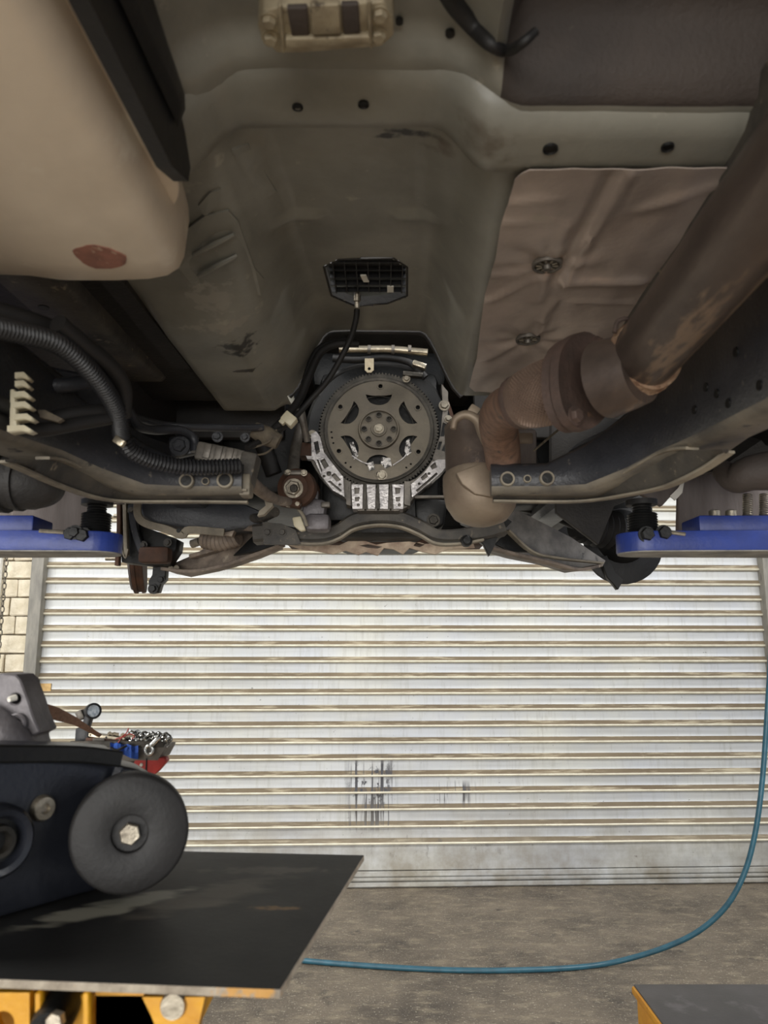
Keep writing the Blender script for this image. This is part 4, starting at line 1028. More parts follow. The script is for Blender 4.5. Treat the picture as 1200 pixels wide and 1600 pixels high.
# scalloped rusty bracket below it
bm = xz_plate([(445, 850), (470, 850), (530, 852), (545, 845), (570, 845), (588, 851), (605, 848), (640, 846), (660, 850), (690, 848), (740, 850), (742, 856), (700, 858), (680, 866), (660, 862), (640, 856), (630, 866), (615, 858), (600, 856), (590, 868), (572, 862), (560, 867), (540, 860), (520, 866), (500, 862), (470, 858)], 2.08, .012,
              [[(560, 852), (575, 850), (598, 854), (590, 857), (575, 856)], [(648, 849), (655, 847), (665, 850), (656, 855), (646, 853)]]); part('scalloped_bracket', bm, 'scallop', truck, 0)
bm = B(); prism(bm, [P(445, 848, 2.10), P(760, 848, 2.10), P(750, 838, 2.10), P(450, 838, 2.10)], (0, .15, 0), .004); part('undertray', bm, 'brown', truck)

# ---- left front corner
bm = B(); prism(bm, [P(218, 782, 2.0), P(380, 786, 2.0), P(412, 800, 2.0), P(405, 825, 2.0), P(365, 828, 2.0), P(350, 832, 2.0), P(290, 826, 2.0), P(240, 818, 2.0), P(219, 806, 2.0)], (0, .10, 0), .012); rk = part('steering_cover', bm, 'rail', truck, 40)
bm = B(); bar(bm, [P(215, 784, 1.99), P(216, 806, 1.99), P(228, 818, 1.99), P(260, 827, 1.99), P(285, 836, 1.99), P(296, 828, 1.99), P(350, 832, 1.99)], .02, .009, 5, V((0, 1, 0))); part('cover_flange', bm, 'lip', rk)
bm = B(); lathe(bm, [(0, 0), (.006, 0), (.006, .006), (0, .006)], P(279, 829, 1.985), (0, 1, 0), 12); part('bolt_hole', bm, 'black', rk)
vt('stabiliser_bar', ((300, 788, 2.05), (360, 800, 2.05), (400, 810, 2.0), (430, 800, 1.9)), .013, 'raildust')
vt('tie_rod', ((350, 818, 2.02), (380, 824, 2.02), (412, 826, 1.98)), .009, 'arm')
bm = xz_plate([(345, 812), (372, 815), (362, 838), (346, 835)], 2.01, .03); part('boot_clamp', bm, 'arm', truck, 20)
# lower control arm, left
def arm_part(name, top, bot, depth, m, parent=truck):
    """pressed arm from two pixel edges (x,y,Y): top and bottom rims, with depth"""
    b_ = B(); secs = []
    for a, c in zip(top, bot):
        pa, pc = P(*a), P(*c); d = V((0, depth, 0)); mid = (pa + pc) / 2
        secs.append([pa, pc, pc + d, pa + d])
    loft(b_, secs); return part(name, b_, m, parent, 30)
la = arm_part('lower_control_arm', [(262, 884, 2.28), (300, 868, 2.26), (340, 845, 2.22), (360, 828, 2.20), (400, 824, 2.16), (412, 828, 2.14)],
              [(262, 892, 2.28), (286, 897, 2.26), (330, 888, 2.22), (360, 880, 2.18), (400, 866, 2.14), (436, 851, 2.10)], .10, 'arm')
bm = B(); prism(bm, [P(364, 868, 2.12), P(396, 836, 2.10), P(412, 846, 2.08), P(430, 852, 2.07), P(400, 862, 2.10)], (0, .02, 0), .002); part('hollow', bm, 'black', la)
bm = B(); bar(bm, [P(255, 889, 2.24), P(300, 893, 2.22), P(350, 885, 2.18), P(400, 868, 2.13), P(440, 851, 2.08)], .03, .010, 5); part('arm_rim', bm, 'arm', la)
bm = B(); bar(bm, [P(300, 870, 2.22), P(340, 858, 2.19), P(372, 842, 2.16)], .03, .012, 5); part('arm_rim', bm, 'arm', la)
for q in ((268, 889), (277, 888)):
    bm = B(); lathe(bm, [(0, -.01), (.008, -.01), (.009, .005), (0, .005)], P(*q, 2.23), (0, 1, 0), 12); part('nut', bm, 'lip', la)
# knuckle, dust shield and disc, left
bm = xz_plate([(188, 786), (210, 784), (216, 800), (222, 822), (250, 832), (276, 842), (274, 858), (266, 870), (258, 882), (230, 882), (190, 878)], 2.16, .08); kn = part('steering_knuckle', bm, 'black', truck, 0)
bm = B(); bar(bm, [P(196, 784, 2.14), P(197, 830, 2.14), P(198, 868, 2.14)], .02, .011, 3, V((1, 0, 0))); part('shield_edge', bm, 'lip', kn)
bm = B(); bar(bm, [P(187, 786, 2.15), P(187, 830, 2.15), P(184, 884, 2.15)], .02, .012, 3, V((1, 0, 0))); part('shield_edge', bm, 'brown', kn)
bm = B(); bar(bm, [P(190, 858, 2.13), P(196, 872, 2.13), P(200, 858, 2.13)], .006, .004, 4); part('clip', bm, 'lip', kn)
bm = B(); box(bm, P(243, 868, 2.13), (.085, .05, .045), None, .01); part('caliper_bracket', bm, 'brown', kn)
bm = B(); bar(bm, [P(206, 790, 2.14), P(212, 830, 2.14), P(222, 862, 2.14)], .02, .02, 4, V((0, 1, 0))); part('rib', bm, 'rail', kn)
for x, y in ((206, 797), (224, 852), (262, 848)):
    bm = B(); hexa(bm, P(x, y, 2.135), TOC, .008, .010, .012); part('bolt', bm, 'raildust', kn)
bm = B(); corrugated(bm, [P(318, 842, 2.14), P(345, 846, 2.12), P(372, 838, 2.10)], .026, .012, .08, 16); part('rubber_boot', bm, 'arm', truck, 25)
bm = B(); tube(bm, [P(300, 850, 2.15), P(312, 846, 2.14)], .012, 12, 1, True, False); part('rod_end', bm, 'lip', truck)
disc_ax = V((1, .24, .10)).normalized()
bm = B(); dc = P(217, 826, 2.46); lathe(bm, [(.05, -.018), (.152, -.018), (.154, -.015), (.154, -.006), (.150, -.005), (.150, .005), (.154, .006), (.154, .016), (.152, .018), (.05, .018)], dc + V((0, .0, -.055)), disc_ax, 56, True); disc = part('brake_disc', bm, 'brown', truck, 40, 'rusted vented brake disc')
bm = B(); lathe(bm, [(.06, -.028), (.140, -.026), (.144, -.02), (.06, -.02)], dc + V((0, 0, -.055)), disc_ax, 48, True); part('hub_face', bm, 'liner', disc)
bm = B(); tube(bm, [P(165, 873, 2.36), P(186, 873, 2.36)], .006, 10, 1, True, False); part('wheel_stud', bm, 'bolt', disc)
for q in ((178, 806), (178, 846)):
    bm = B(); tube(bm, [P(q[0], q[1], 2.36), P(q[0] + 10, q[1], 2.36)], .006, 10, 1, True, False); part('wheel_stud', bm, 'bolt', disc)
bm = xz_plate([(240, 872), (262, 868), (264, 884), (258, 888), (257, 905), (250, 912), (246, 925), (234, 927), (232, 908), (238, 898)], 2.24, .04); bj = part('ball_joint', bm, 'black', truck, 0)
for q in ((239, 920, .011), (253, 880, .012), (252, 906, .009)):
    bm = B(); hexa(bm, P(q[0], q[1], 2.235), TOC, q[2], .014, q[2] * 1.3); part('nut', bm, 'black', bj)
# ---- right front corner
ra = arm_part('lower_control_arm', [(775, 826, 2.10), (806, 796, 2.12), (850, 818, 2.16), (893, 840, 2.20), (925, 862, 2.24), (946, 876, 2.28)],
              [(772, 858, 2.10), (800, 866, 2.12), (850, 876, 2.16), (895, 890, 2.20), (925, 886, 2.24), (942, 884, 2.28)], .10, 'armgrey')
bm = B(); prism(bm, [P(774, 850, 2.085), P(793, 830, 2.09), (P(832, 862, 2.12)), P(800, 862, 2.09)], (0, .02, 0), .002); part('hollow', bm, 'black', ra)
bm = B(); bar(bm, [P(768, 857, 2.07), P(810, 868, 2.09), P(860, 880, 2.13), P(900, 890, 2.18), P(935, 884, 2.24)], .03, .008, 5); part('arm_rim', bm, 'arm', ra)
bm = B(); bar(bm, [P(793, 829, 2.08), P(830, 862, 2.11), P(870, 872, 2.14), P(940, 880, 2.24)], .02, .006, 5); part('arm_rim', bm, 'lip', ra)
bm = B(); corrugated(bm, [P(900, 815, 2.30), P(930, 824, 2.32), P(966, 830, 2.34)], .055, .020, .10, 20); bt = part('axle_boot', bm, 'rubber', truck, 25)
bm = B(); tube(bm, [P(810, 788, 2.25), P(860, 800, 2.28), P(905, 815, 2.30)], [.02, .022, .03], 14, 4); part('axle_shaft', bm, 'black', bt)
vt('tie_rod', ((800, 800, 2.3), (850, 790, 2.3), (885, 800, 2.3)), .012, 'arm')
vt('stabiliser_bar', ((812, 776, 2.2), (860, 784, 2.2), (905, 790, 2.2)), .014, 'rail')
bm = B(); ring = [P(975 + 62 * cos(R(a)), 853 + 60 * sin(R(a)), 2.38) for a in range(0, 360, 12)]; prism(bm, ring, (0, .014, 0), .003)
bp_ = part('backing_plate', bm, 'black', truck, 30)
bm = B(); lathe(bm, [(0, -.05), (.05, -.05), (.075, -.02), (.085, 0), (0, 0)], P(972, 838, 2.38), (0, 1, 0), 28); part('hub', bm, 'black', bp_)
bm = xz_plate([(938, 872), (948, 868), (962, 895), (974, 906), (970, 914), (966, 921), (960, 913), (950, 902)], 2.34, .03); part('ball_joint', bm, 'black', bp_, 0)
bm = B(); box(bm, P(970, 800, 2.5), (.16, .2, .14), None, .03); part('steering_knuckle', bm, 'black', truck)
# pale offcut of body sheet showing behind the right rail
bm = B(); prism(bm, [P(1047, 775, 1.79), P(1060, 762, 1.79), P(1072, 738, 1.79), P(1066, 770, 1.79), P(1055, 782, 1.79)], (0, .004, 0)); part('body_edge', bm, 'label', lin_r, 0, 'pale sliver of body edge')

# ---- engine bay: bonnet, radiator, inner guards, bulkhead
bm = B(); box(bm, (.02, 2.45, E + 1.02), (1.6, 1.5, .04), None, .01); part('bonnet', bm, 'darkbody', truck)
bm = B(); box(bm, (.02, 3.14, E + .73), (1.5, .06, .60), None, .01); rad = part('radiator', bm, 'black', truck)
for k in range(9):
    bm = B(); box(bm, (.02, 3.105, E + .48 + k * .06), (1.3, .01, .012)); part('fin', bm, 'black', rad, 0)
for s in (-1, 1):
    bm = B(); box(bm, (.03 + s * .60, 2.30, E + .72), (.05, 1.6, .58), None, .01); part('inner_guard', bm, 'darkbody', truck)
    bm = B(); box(bm, (.03 + s * .80, 2.35, E + .80), (.04, 1.6, .46), None, .01); part('outer_guard', bm, 'darkbody', truck)
    bm = B(); box(bm, (.03 + s * .70, 2.35, E + .98), (.24, 1.6, .03), None, .005); part('arch_top', bm, 'darkbody', truck)
    bm = B(); box(bm, U(s * .56, 1.96, .74), (.62, .03, .40), None, .005); part('bulkhead', bm, 'darkbody', truck)
bm = B(); box(bm, U(0, 1.92, .93), (.8, .03, .22), None, .005); part('bulkhead', bm, 'darkbody', truck)
for s, x in ((-1, -.33), (1, .36)):
    bm = B(); box(bm, (x, 2.30, E + .58), (.22, .6, .36), None, .03); part('engine_ancillary', bm, 'black', truck)
    bm = B(); tube(bm, [V((x - .05, 2.0, E + .62)), V((x, 1.97, E + .55)), V((x + .04, 1.98, E + .45))], .022, 12, 5); part('engine_hose', bm, 'rubber', truck)

# ================================================================== LIFT
def lift(s, label):
    px0 = 148 if s < 0 else 1006
    Y = 1.47
    c = P(px0, 850, Y)
    t = thing('lift_arm', (s * 1.72, 1.47, 0), label, 'lift')
    bm = B(); box(bm, (s * 1.78, 1.55, 1.35), (.26, .34, 2.70), None, .01); box(bm, (s * 1.78, 1.55, .012), (.5, .5, .024), None, .004); part('post', bm, 'liftpost', t)
    top = c.z + .019; bot = c.z - .019
    bm = B(); box(bm, (s * 1.62, 1.47, c.z + .02), (.10, .26, .40), None, .01); part('carriage', bm, 'liftpost', t)
    # outer beam: widens towards the post, rounded collar at the pad
    bm = B(); w0, w1 = .050, .085
    pts = [V((c.x + s * .03, Y - w0, 0))] + [V((c.x - s * .052 * sin(R(a)) * 1.0 , Y - w0 * cos(R(a)), 0)) for a in range(0, 181, 15)] + [V((c.x + s * .03, Y + w0, 0)), V((s * 1.60, Y + w1, 0)), V((s * 1.60, Y - w1, 0))]
    pts = pts[1:-3] + pts[-2:]
    prism(bm, [p + V((0, 0, bot)) for p in pts], (0, 0, top - bot), .003); beam = part('beam', bm, 'blue', t, 30)
    bm = B(); prism(bm, [c + (p + V((0, 0, bot)) - V((c.x, c.y, bot))) * .97 + V((0, 0, bot - c.z - .0015)) for p in pts], (0, 0, .003)); part('underside', bm, 'bluedirt', beam, 0)
    bm = B(); xi = (68 if s < 0 else 1078); xa = P(xi, 820, 1.50).x
    box(bm, ((xa + s * 1.60) / 2, 1.50, top + .018), (abs(s * 1.60 - xa), .09, .034), None, .004); part('inner_beam', bm, 'blue', t, 30)
    # threaded pad
    bm = B(); corrugated(bm, [V((c.x, Y, top - .01)), V((c.x, Y, top + .040))], .0275, .0048, .05, 28); pad = part('screw_collar', bm, 'black', t, 20)
    bm = B(); corrugated(bm, [V((c.x, Y, top + .036)), V((c.x, Y, E + .283))], .018, .0048, .05, 24); part('screw', bm, 'black', pad, 20)
    bm = B(); lathe(bm, [(0, 0), (.03, 0), (.03, .010), (0, .010)], (c.x, Y, E + .272), (0, 0, 1), 20); part('pad', bm, 'rubber', pad)
    q = [(108, 834, .012), (127, 836, .0125)] if s < 0 else [(1013, 834, .0125), (1040, 832, .0125)]
    for x, y, r_ in q:
        p = P(x, y, Y - .056); b_ = B(); hexa(b_, p + V((0, .012, 0)), TOC, r_, .014, r_ * 1.25); part('bolt', b_, 'black', t)
    p0, p1 = (P(62, 830, Y - .05), P(100, 832, Y - .05)) if s < 0 else (P(1048, 832, Y - .05), P(1070, 835, Y - .05))
    b_ = B(); tube(b_, [p0, p1], .0045, 8, 1, True, False); part('stop_pin', b_, 'bolt', t)
    if s > 0:
        for x in (1117, 1143):
            b_ = B(); lathe(b_, [(0, 0), (.011, 0), (.011, .012), (.007, .014), (0, .014)], P(x, 808, 1.49) + V((0, 0, 0)), (0, 0, 1), 14); part('grease_nut', b_, 'bolt', t)
        for x in (1168, 1194):
            b_ = B(); corrugated(b_, [P(x, 806, 1.49), P(x, 772, 1.49)], .009, .004, .08, 14); part('spare_stud', b_, 'bolt', t, 25)
    else:
        b_ = B(); hexa(b_, P(118, 832, Y - .05), TOC, .010, .012, .014); part('bolt', b_, 'black', t)
    return t
lift(-1, 'blue steel lift arm with screw pad on the left, under the left chassis rail')
lift(1, 'blue steel lift arm with screw pad on the right, with spare studs on top')

# ================================================================== JACK, BOARD AND THE BLACK MOUNT
BZ = -.300
fr, fl_ = PZ(438, 1546, BZ), PZ(0, 1530, BZ)
br = PZ(569, 1336, BZ)
ed = (fr - fl_).normalized()
bl = br - ed * .95; fl2 = fr - ed * .95
bm = B(); prism(bm, [fl2, fr, br, bl], (0, 0, -.008), .001)
for f in bm.faces: f.material_index = 0 if abs(f.normal.z) > .9 else 1
board = part('jack_board', bm, ['tray', 'trayedge'], None, 0, loc=tuple((fr + bl) / 2))
tag(board, 'flat black coated board lying on the yellow jack, its raw edge chipped', 'board')
bo = (fr + bl) / 2
def bs(px, py): return PZ(px, py, BZ) - bo
a_, b_ = bs(75, 1440), bs(250, 1400)
stain_or_highlight('tray', (a_ + b_) / 2, b_ - a_, .13, .035, (126, 124, 112), 26, (.36, .54), st=(.5, 1.6, 1))
stain_or_highlight('tray', bs(330, 1400), b_ - a_, .16, .05, (74, 70, 62), 20, (.42, .62), st=(.4, 1.6, 1))
stain_or_highlight('tray', bs(430, 1419), (1, 0), .055, .010, (92, 72, 46), 90, (.44, .62))
stain_or_highlight('tray', bs(420, 1360), (1, 0), .14, .03, (58, 54, 48), 40, (.46, .6))
stain_or_highlight('trayedge', PZ(385, 1547, BZ) - bo, (1, 0), .06, .05, (186, 136, 60), 90, (.56, .68), amt=.8)
# jack
jc = V((-.30, .98, 0))
jack = thing('transmission_jack', (jc.x, jc.y, 0), 'yellow transmission jack carrying the black board at the lower left', 'jack')
zt_ = E + BZ - .010
bm = B(); lathe(bm, [(0, 0), (.06, 0), (.06, .55), (0, .55)], (jc.x, jc.y, .10), (0, 0, 1), 28); lathe(bm, [(0, 0), (.032, 0), (.032, .40), (0, .40)], (jc.x, jc.y, .62), (0, 0, 1), 24); part('ram', bm, 'jack', jack)
for k in range(4):
    a = R(45 + 90 * k); d = V((cos(a), sin(a), 0))
    bm = B(); bar(bm, [jc + V((0, 0, .14)), jc + d * .42 + V((0, 0, .10))], .06, .05, 2); leg = part('leg', bm, 'jack', jack)
    bm = B(); lathe(bm, [(0, -.02), (.05, -.02), (.05, .02), (0, .02)], jc + d * .40 + V((0, 0, .05)), (-d.y, d.x, 0), 20); part('caster', bm, 'rubber', leg)
bm = B(); box(bm, (jc.x - .06, .99, zt_ - .030), (.36, .34, .056), None, .006); part('saddle', bm, 'jack', jack)
Yj = .778
def lug(px, holes, Y=Yj, th=.02):
    bm = xz_plate(px, Y, th, holes); return part('lug', bm, 'jack', jack, 30)
lug([(-60, 1551), (46, 1551), (46, 1640), (-60, 1640)], [(4, 1600, 17)], .778)
bm = xz_plate([(55, 1553), (62, 1553), (62, 1640), (55, 1640)], .776, .02); part('channel_web', bm, 'jack', jack, 0)
bm = xz_plate([(130, 1553), (137, 1553), (137, 1640), (130, 1640)], .776, .02); part('channel_web', bm, 'jack', jack, 0)
bm = xz_plate([(52, 1556), (138, 1556), (138, 1640), (52, 1640)], .81, .012); part('channel_back', bm, 'jack', jack, 0)
bm = B(); lathe(bm, [(0, -.03), (.012, -.03), (.0125, -.022), (.0165, -.022), (.0185, -.006), (.0185, .03), (0, .03)], P(86, 1588, .79), (-.1, 1, .15), 24); pv = part('pivot_bolt', bm, 'black', jack)
bm = B(); hexa(bm, P(90, 1592, .763), (0, -1, .1), .008, .010); part('nut', bm, 'bolt', pv)
lug([(222, 1558), (320, 1558), (302, 1640), (262, 1640)], [], .778)
bm = B(); lathe(bm, [(0, -.004), (.011, -.004), (.0125, 0), (.0125, .02), (0, .02)], P(271, 1571, .778), (0, 1, 0), 24); part('pin', bm, 'bolt', jack)
bm = xz_plate([(140, 1556), (225, 1556), (255, 1640), (140, 1640)], .82, .03); part('cross_bar', bm, 'brown', jack, 0)

# black pressed steel crossmember with a round rubber bush, resting on the board
def YM(px): return .915 + px / 185 * .125
mt = thing('gearbox_crossmember', tuple(PZ(60, 1420, BZ)), 'black steel gearbox crossmember with a round rubber bush lying on the board', 'bracket')
def q(x, y): return P(x, y, YM(x))
front = [q(-230, 1172), q(-100, 1170), q(0, 1168), q(120, 1170), q(176, 1175), q(186, 1196), q(222, 1204), q(250, 1222), q(250, 1300), q(210, 1360)]
bot = [PZ(165, 1390, BZ), PZ(90, 1411, BZ), PZ(0, 1437, BZ), PZ(-120, 1475, BZ), PZ(-230, 1510, BZ)]
for b_ in bot: b_.z += .0015
back = V((-.035, .075, 0))
bm = B(); prism(bm, front + bot, back, .006); body = part('body', bm, 'mount', mt, 35)
bm = B(); bar(bm, [q(-230, 1178) - back * .12, q(0, 1176) - back * .12, q(120, 1177) - back * .12, q(184, 1184) - back * .12], .016, .020, 4); part('top_flange', bm, 'black', mt)
bm = B(); bar(bm, [q(186, 1198) - back * .1, q(165, 1250) - back * .1, q(140, 1290) - back * .1, q(120, 1330) - back * .1], .012, .012, 5, V((0, -1, 0))); part('flange', bm, 'mount', mt)
ax_b = V((.30, -1, .02)).normalized()
bc = P(203, 1300, .985)
bm = B(); lathe(bm, [(0, -.035), (.060, -.035), (.067, -.028), (.069, -.018), (.069, .006), (.0675, .012), (.064, .0145), (.024, .0155), (.0215, .014), (.0205, .006), (0, .006)], bc, ax_b, 56); bush = part('rubber_bush', bm, 'rubber', mt, 45, 'round black rubber bush')
bm = B(); lathe(bm, [(0, -.12), (.045, -.12), (.05, -.03), (0, -.03)], bc, ax_b, 32); part('bush_housing', bm, 'mount', mt)
bm = B(); hexa(bm, bc + ax_b * .006, ax_b, .0130, .010); part('hex_bolt', bm, 'bolt', bush)
p = q(60, 1261); tf = (q(185, 1260) - q(0, 1260)); n_ = V((tf.y, -tf.x, 0)).normalized()
bm = B(); lathe(bm, [(0, -.014), (.0150, -.014), (.0150, .002), (.0125, .006), (.0060, .007), (.0050, .003), (0, .003)], p + n_ * .009, n_, 24); part('rivet', bm, 'bolt', mt)
p = q(-14, 1312) + n_ * .008
bm = B(); lathe(bm, [(.024, .004), (.028, .016), (.034, .018), (.039, .012), (.040, -.004), (.024, -.004)], p, n_, 36, True); rg = part('bush_ring', bm, 'mount', mt)
bm = B(); lathe(bm, [(0, .002), (.026, .002), (.026, .004), (0, .004)], p, n_, 28); part('bush_core', bm, 'black', rg)
bm = B(); lathe(bm, [(.010, .003), (.012, .014), (.017, .014), (.019, .003)], p, n_, 24, True); part('inner_sleeve', bm, 'gear', rg)

# grey casting on top of it
cY = 1.045
cst = thing('gearbox_mount_casting', tuple(P(0, 1388, cY)), 'dull grey cast mount with bolts standing behind the black crossmember', 'casting')
ctop = [(-140, 1075), (-40, 1056), (0, 1052), (24, 1054), (32, 1062), (44, 1094), (52, 1120), (63, 1144), (49, 1151), (54, 1172), (54, 1384), (-140, 1384)]
bm = xz_plate(ctop, cY, .055, [(24, 1092, 8)]); bmesh.ops.bevel(bm, geom=[e for e in bm.edges if e.is_manifold and e.calc_face_angle(0) > 1.2], offset=.002, segments=1, affect='EDGES'); part('web', bm, 'cast', cst, 30)
bm = B(); lathe(bm, [(0, .0), (.010, .0), (.010, .006), (0, .006)], P(24, 1092, cY + .02), (0, 1, 0), 16); part('bolt_hole', bm, 'black', cst)
bm = B(); lathe(bm, [(0, -.004), (.0035, -.006), (.0045, .004), (0, .004)], P(20, 1091, cY), (.5, 1, .2), 10); part('stud', bm, 'label', cst)
bm = B(); lathe(bm, [(.0075, 0), (.0135, 0), (.0135, -.008), (.0115, -.010), (.0075, -.008)], P(29, 1130, cY - .0), (0, 1, 0), 24, True); part('boss', bm, 'cast', cst)
bm = B(); hexa(bm, P(27, 1131, cY + .002), TOC, .0065, .008); part('bolt', bm, 'bolt', cst)
bm = B(); tube(bm, [P(-120, 1100, cY - .01), P(-40, 1122, cY - .012), P(10, 1150, cY - .012), P(44, 1182, cY)], [.026, .026, .024, .018], 18, 5); part('rib', bm, 'cast', cst)

# brown webbing strap from the casting to the tray
TY = 1.50
bm = B(); secs = []
sp = [((38, 1090), (48, 1118), 1.108), ((60, 1096), (62, 1118), 1.15), ((90, 1106), (88, 1126), 1.22), ((118, 1121), (116, 1133), 1.36), ((142, 1138), (140, 1145), 1.47), ((158, 1148), (154, 1152), 1.50)]
for a, b, Y in sp:
    pa, pb = P(*a, Y), P(*b, Y); d = V((.0015, .002, 0)); secs.append([pa, pb, pb + d, pa + d])
loft(bm, secs); st_ = part('strap', bm, 'strap', None, 30, loc=tuple(P(48, 1108, 1.03)))
tag(st_, 'twisted brown webbing strap stretched from the grey casting to the black torch', 'strap')
bm = B(); prism(bm, [P(50, 1152, 1.12), P(58, 1149, 1.12), P(66, 1190, 1.12), P(54, 1190, 1.12)], (0, .003, 0)); part('loose_end', bm, 'strap', st_, 0)

# ================================================================== PARTS STAND BEHIND, WITH WHAT LIES ON IT
stn = thing('parts_stand', (P(200, 1200, 1.55).x, 1.55, 0), 'dark steel parts stand with a shallow tray behind the black crossmember', 'stand')
tz = P(200, 1166, TY).z
xa, xb = P(112, 1178, TY).x, P(258, 1178, TY).x
bm = B(); secs = []
for zz, g in ((tz, 0), (tz - .004, .0), (tz - .024, -.010), (tz - .026, -.014)):
    secs.append([V((xa - g, TY - .012 - g * .2, zz)), V((xb + g, TY - .012 - g * .2, zz)), V((xb + g, TY + .07, zz)), V((xa - g, TY + .07, zz))])
loft(bm, secs); part('tray', bm, 'aludark', stn, 20)
bm = B(); box(bm, ((xa + xb) / 2, TY - .011, tz + .005), (xb - xa, .003, .012), None, .001); part('tray_lip', bm, 'gear', stn, 0)
sx_ = (xa + xb) / 2
bm = B(); box(bm, (sx_, 1.55, (tz - .02) / 2), (.05, .05, tz - .03), None, .004); part('post', bm, 'gear', stn)
bm = B(); box(bm, (sx_, 1.55, .02), (.42, .42, .03), None, .006); part('base', bm, 'gear', stn)
bm = xz_plate([(214, 1183), (256, 1185), (258, 1191), (243, 1208), (238, 1212), (200, 1212), (206, 1198)], TY - .010, .03); lv = part('red_clamp', bm, 'red', stn, 0, 'red painted clamp under the tray')
bm = xz_plate([(228, 1185), (229.5, 1185), (229, 1208), (227, 1208)], TY - .012, .003); part('seam', bm, 'black', lv, 0)
bm = B(); lathe(bm, [(0, -.003), (.0028, -.003), (.0034, 0), (0, 0)], P(221, 1195, TY - .010), (0, 1, 0), 12); part('rivet', bm, 'label', lv)
# torch: upright black body with a swivelled head
tr = thing('work_torch', tuple(P(131, 1165, TY)), 'black swivel-head torch with clear lens standing upright on the tray edge', 'torch')
bm = B(); box(bm, P(131, 1152, TY + .02), (.027, .022, .036), None, .003); box(bm, P(137, 1128, TY + .02), (.014, .018, .030), Mx.Rotation(.25, 3, 'Y'), .003); part('body', bm, 'blackplastic', tr)
hd = P(145, 1111, TY); ha = (V((0, 0, E)) - hd).normalized(); ha = (ha + V((.25, 0, .02))).normalized()
bm = B(); lathe(bm, [(0, -.034), (.010, -.034), (.0125, -.02), (.0125, -.006), (.0145, -.004), (.0150, .006), (.0125, .007), (.0118, .003), (0, .003)], hd, ha, 28); hdp = part('head', bm, 'blackplastic', tr)
bm = B(); lathe(bm, [(0, .0035), (.0112, .0035), (.0112, .005), (0, .0065)], hd, ha, 24); part('lens', bm, 'lens', hdp)
bm = B(); box(bm, P(127, 1117, TY + .025), (.014, .02, .018), Mx.Rotation(-.5, 3, 'Y'), .003); part('switch_block', bm, 'aludark', tr)
# flat perforated steel strip
bm = B(); secs = None
sa, sb = P(141, 1147, TY + .02), P(197, 1155, TY + .02)
bar(bm, [sa, sb], .02, .007, 1, V((0, 0, 1)), .1); stp = part('steel_strip', bm, 'steelpipe', None, 30, loc=tuple(sa.lerp(sb, .5))); tag(stp, 'bright flat steel strip lying beside the torch on the tray', 'strip')
for k in (.06, .5, .93):
    b_ = B(); lathe(b_, [(0, 0), (.0018, 0), (.0018, .001), (0, .001)], sa.lerp(sb, k) + V((0, -.0105, 0)), (0, 1, 0), 8); part('hole', b_, 'black', stp, 0)
bm = B(); box(bm, P(168, 1160, TY + .02), (.075, .03, .016), Mx.Rotation(.06, 3, 'Y'), .002); bx = part('metal_box', bm, 'brown', None, 30, loc=tuple(P(168, 1162, TY + .02))); tag(bx, 'small rust brown metal block on the tray under the bright strip', 'block')
b_ = B(); box(b_, P(154, 1157, TY + .003), (.022, .002, .008)); part('plate', b_, 'aludark', bx, 0)
# chain piled at the right of the tray
bm = B(); random.seed(3)
ch = None
cl0 = P(202, 1153, TY + .01); cl1 = P(264, 1158, TY + .01)
chn = thing('drive_chain', tuple(cl0.lerp(cl1, .5)), 'bright link chain heaped along the right end of the tray', 'chain')
for row in range(3):
    for k in range(11):
        p = cl0.lerp(cl1, (k + .5 * (row % 2)) / 11) + V((0, .008 * row, -.006 + .006 * row)); pts = []
        an = (.7 if (k + row) % 2 else -.7) + random.uniform(-.2, .2)
        for j in range(11):
            a = 2 * pi * j / 10; x, z = .0078 * cos(a), .0042 * sin(a)
            pts.append(p + V((x * cos(an) - z * sin(an), .002 * sin(a * 2), x * sin(an) + z * cos(an))))
        b_ = B(); tube(b_, pts, .0019, 5, 1, False, False); part('chain_link', b_, 'chrome' if (k + row) % 3 else 'gear', chn, 60)
# eye bolt hanging on the lip
eb = B(); pts = [P(233 + 6.0 * cos(2 * pi * k / 16), 1172 + 7 * sin(2 * pi * k / 16), TY - .018) for k in range(17)]
tube(eb, pts, .0032, 8, 1, False, False); tube(eb, [P(235, 1166, TY - .016), P(243, 1158, TY - .016), P(248, 1152, TY - .012)], .005, 10, 1, True, False)
o = part('eye_bolt', eb, 'chrome', None, 60, loc=tuple(P(233, 1172, TY - .02))); tag(o, 'silver eye bolt hooked over the lip of the tray', 'bolt')
# blue folded cloth
bm = B(); random.seed(5); secs = []
for k in range(9):
    t = k / 8; x = 172 + 44 * t; top = 1160 + 6 * t + 1.5 * sin(k * 2.1); b2 = 1174 + 13 * t + 1.0 * sin(k * 1.3)
    d0 = TY - .024 + .004 * sin(k * 1.9)
    secs.append([P(x, top, d0 + .004), P(x, (top + b2) / 2, d0 - .003), P(x, b2, d0), P(x, b2, d0 + .022), P(x, top, d0 + .022)])
loft(bm, secs); o = part('blue_cloth', bm, 'bluecloth', None, 30, loc=tuple(P(194, 1175, TY - .01))); tag(o, 'folded blue cloth hanging over the front lip of the tray', 'cloth')
bm = B(); tube(bm, [P(173, 1168, TY - .030), P(182, 1172, TY - .032), P(192, 1168, TY - .030), P(198, 1165, TY - .026)], .0022, 6, 4); part('fold', bm, 'black', o)
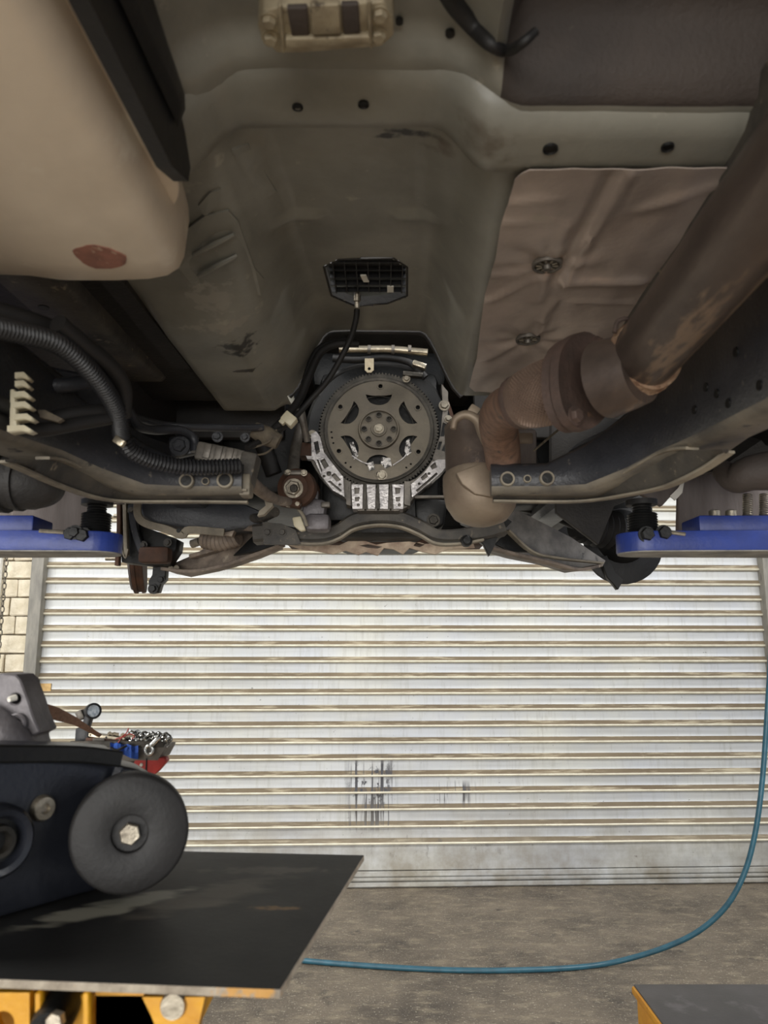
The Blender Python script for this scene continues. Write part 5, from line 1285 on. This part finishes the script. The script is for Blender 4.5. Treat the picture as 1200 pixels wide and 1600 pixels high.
# red wires
bm = B(); tube(bm, [P(184, 1162, TY - .015), P(190, 1152, TY - .01), P(197, 1146, TY), P(201, 1138, TY)], .0011, 6, 5); tube(bm, [P(190, 1153, TY), P(202, 1147, TY), P(210, 1150, TY), P(206, 1155, TY)], .0011, 6, 5); tube(bm, [P(190, 1152, TY + .01), P(178, 1156, TY + .01), P(170, 1158, TY + .01)], .0011, 6, 5)
o = part('red_wire', bm, 'redwire', None, 60, loc=tuple(P(196, 1152, TY))); tag(o, 'thin red wire curling up between the strip and the chain', 'wire')
# pale rag ends on top of the strip
for a, b, lab in ((168, 186, 'scrap of pale paper lying on the strip nearer the torch'), (188, 210, 'scrap of pale paper lying at the chain end of the strip')):
    bm = B(); secs = []
    for k in range(6):
        x = a + (b - a) * k / 5; y = 1145 + (x - 168) * .11 - 3 * abs(sin(k * 1.4)); secs.append([P(x, y, TY + .012), P(x, y + 5, TY + .010), P(x, y + 5, TY + .04), P(x, y, TY + .035)])
    loft(bm, secs); o = part('paper_scrap', bm, 'bracket', None, 40, loc=tuple(P((a + b) / 2, 1148, TY + .02))); tag(o, lab, 'paper')

# ================================================================== HOSE AND YELLOW BOX
hz = -E + .012
hp = [PZ(430, 1496, hz), PZ(485, 1502, hz), PZ(560, 1508, hz), PZ(640, 1513, hz), PZ(720, 1516, hz), (PZ(800, 1516, hz)), PZ(880, 1513, hz), PZ(940, 1507, hz)]
Yh = hp[-1].y
hp += [P(990, 1496, Yh - .02), P(1040, 1480, Yh - .05), P(1085, 1459, Yh - .08), P(1122, 1430, Yh - .10), P(1148, 1396, Yh - .12), P(1168, 1350, Yh - .13), P(1182, 1290, Yh - .14), P(1191, 1220, Yh - .14), P(1197, 1140, Yh - .14), P(1203, 1040, Yh - .14), P(1208, 930, Yh - .14), P(1212, 700, Yh - .14), P(1216, 500, Yh - .14)]
hp = [PZ(-420, 1440, hz), PZ(-200, 1450, hz), PZ(0, 1461, hz), PZ(160, 1468, hz), PZ(300, 1481, hz), PZ(370, 1489, hz)] + hp
bm = B(); tube(bm, hp, .0115, 12, 8); o = part('air_hose', bm, 'hose', None, 60, loc=tuple(PZ(720, 1516, -E))); tag(o, 'blue air hose lying across the concrete floor and rising at the right', 'hose')

A = PZ(990, 1540, -.90); Bq = PZ(1035, 1600, -.90)
W, Dp = .62, .62
yb = thing('steel_box', (A.x + W / 2, A.y - Dp / 2, 0), 'yellow steel box with a worn dark grey top at the lower right', 'box')
ztb = E - .90
bm = B(); box(bm, (A.x + W / 2 + .004, A.y - Dp / 2, (ztb - .02) / 2), (W, Dp, ztb - .022), None, .012); part('body', bm, 'boxyellow', yb)
bm = B(); box(bm, (A.x + W / 2 + .002, A.y - Dp / 2, ztb - .012), (W + .016, Dp + .012, .022), None, .007); lid = part('lid', bm, 'boxyellow', yb)
bm = B(); box(bm, (A.x + W / 2 + .004, A.y - Dp / 2, ztb), (W + .006, Dp + .004, .006), None, .002); part('top_sheet', bm, 'boxtop', lid, 30, 'worn dark grey top sheet')
for s in (-1, 1):
    for t in (-1, 1):
        bm = B(); box(bm, (A.x + W / 2 + s * W * .42, A.y - Dp / 2 + t * Dp * .42, .006), (.05, .05, .014), None, .003); part('foot', bm, 'rubber', yb)
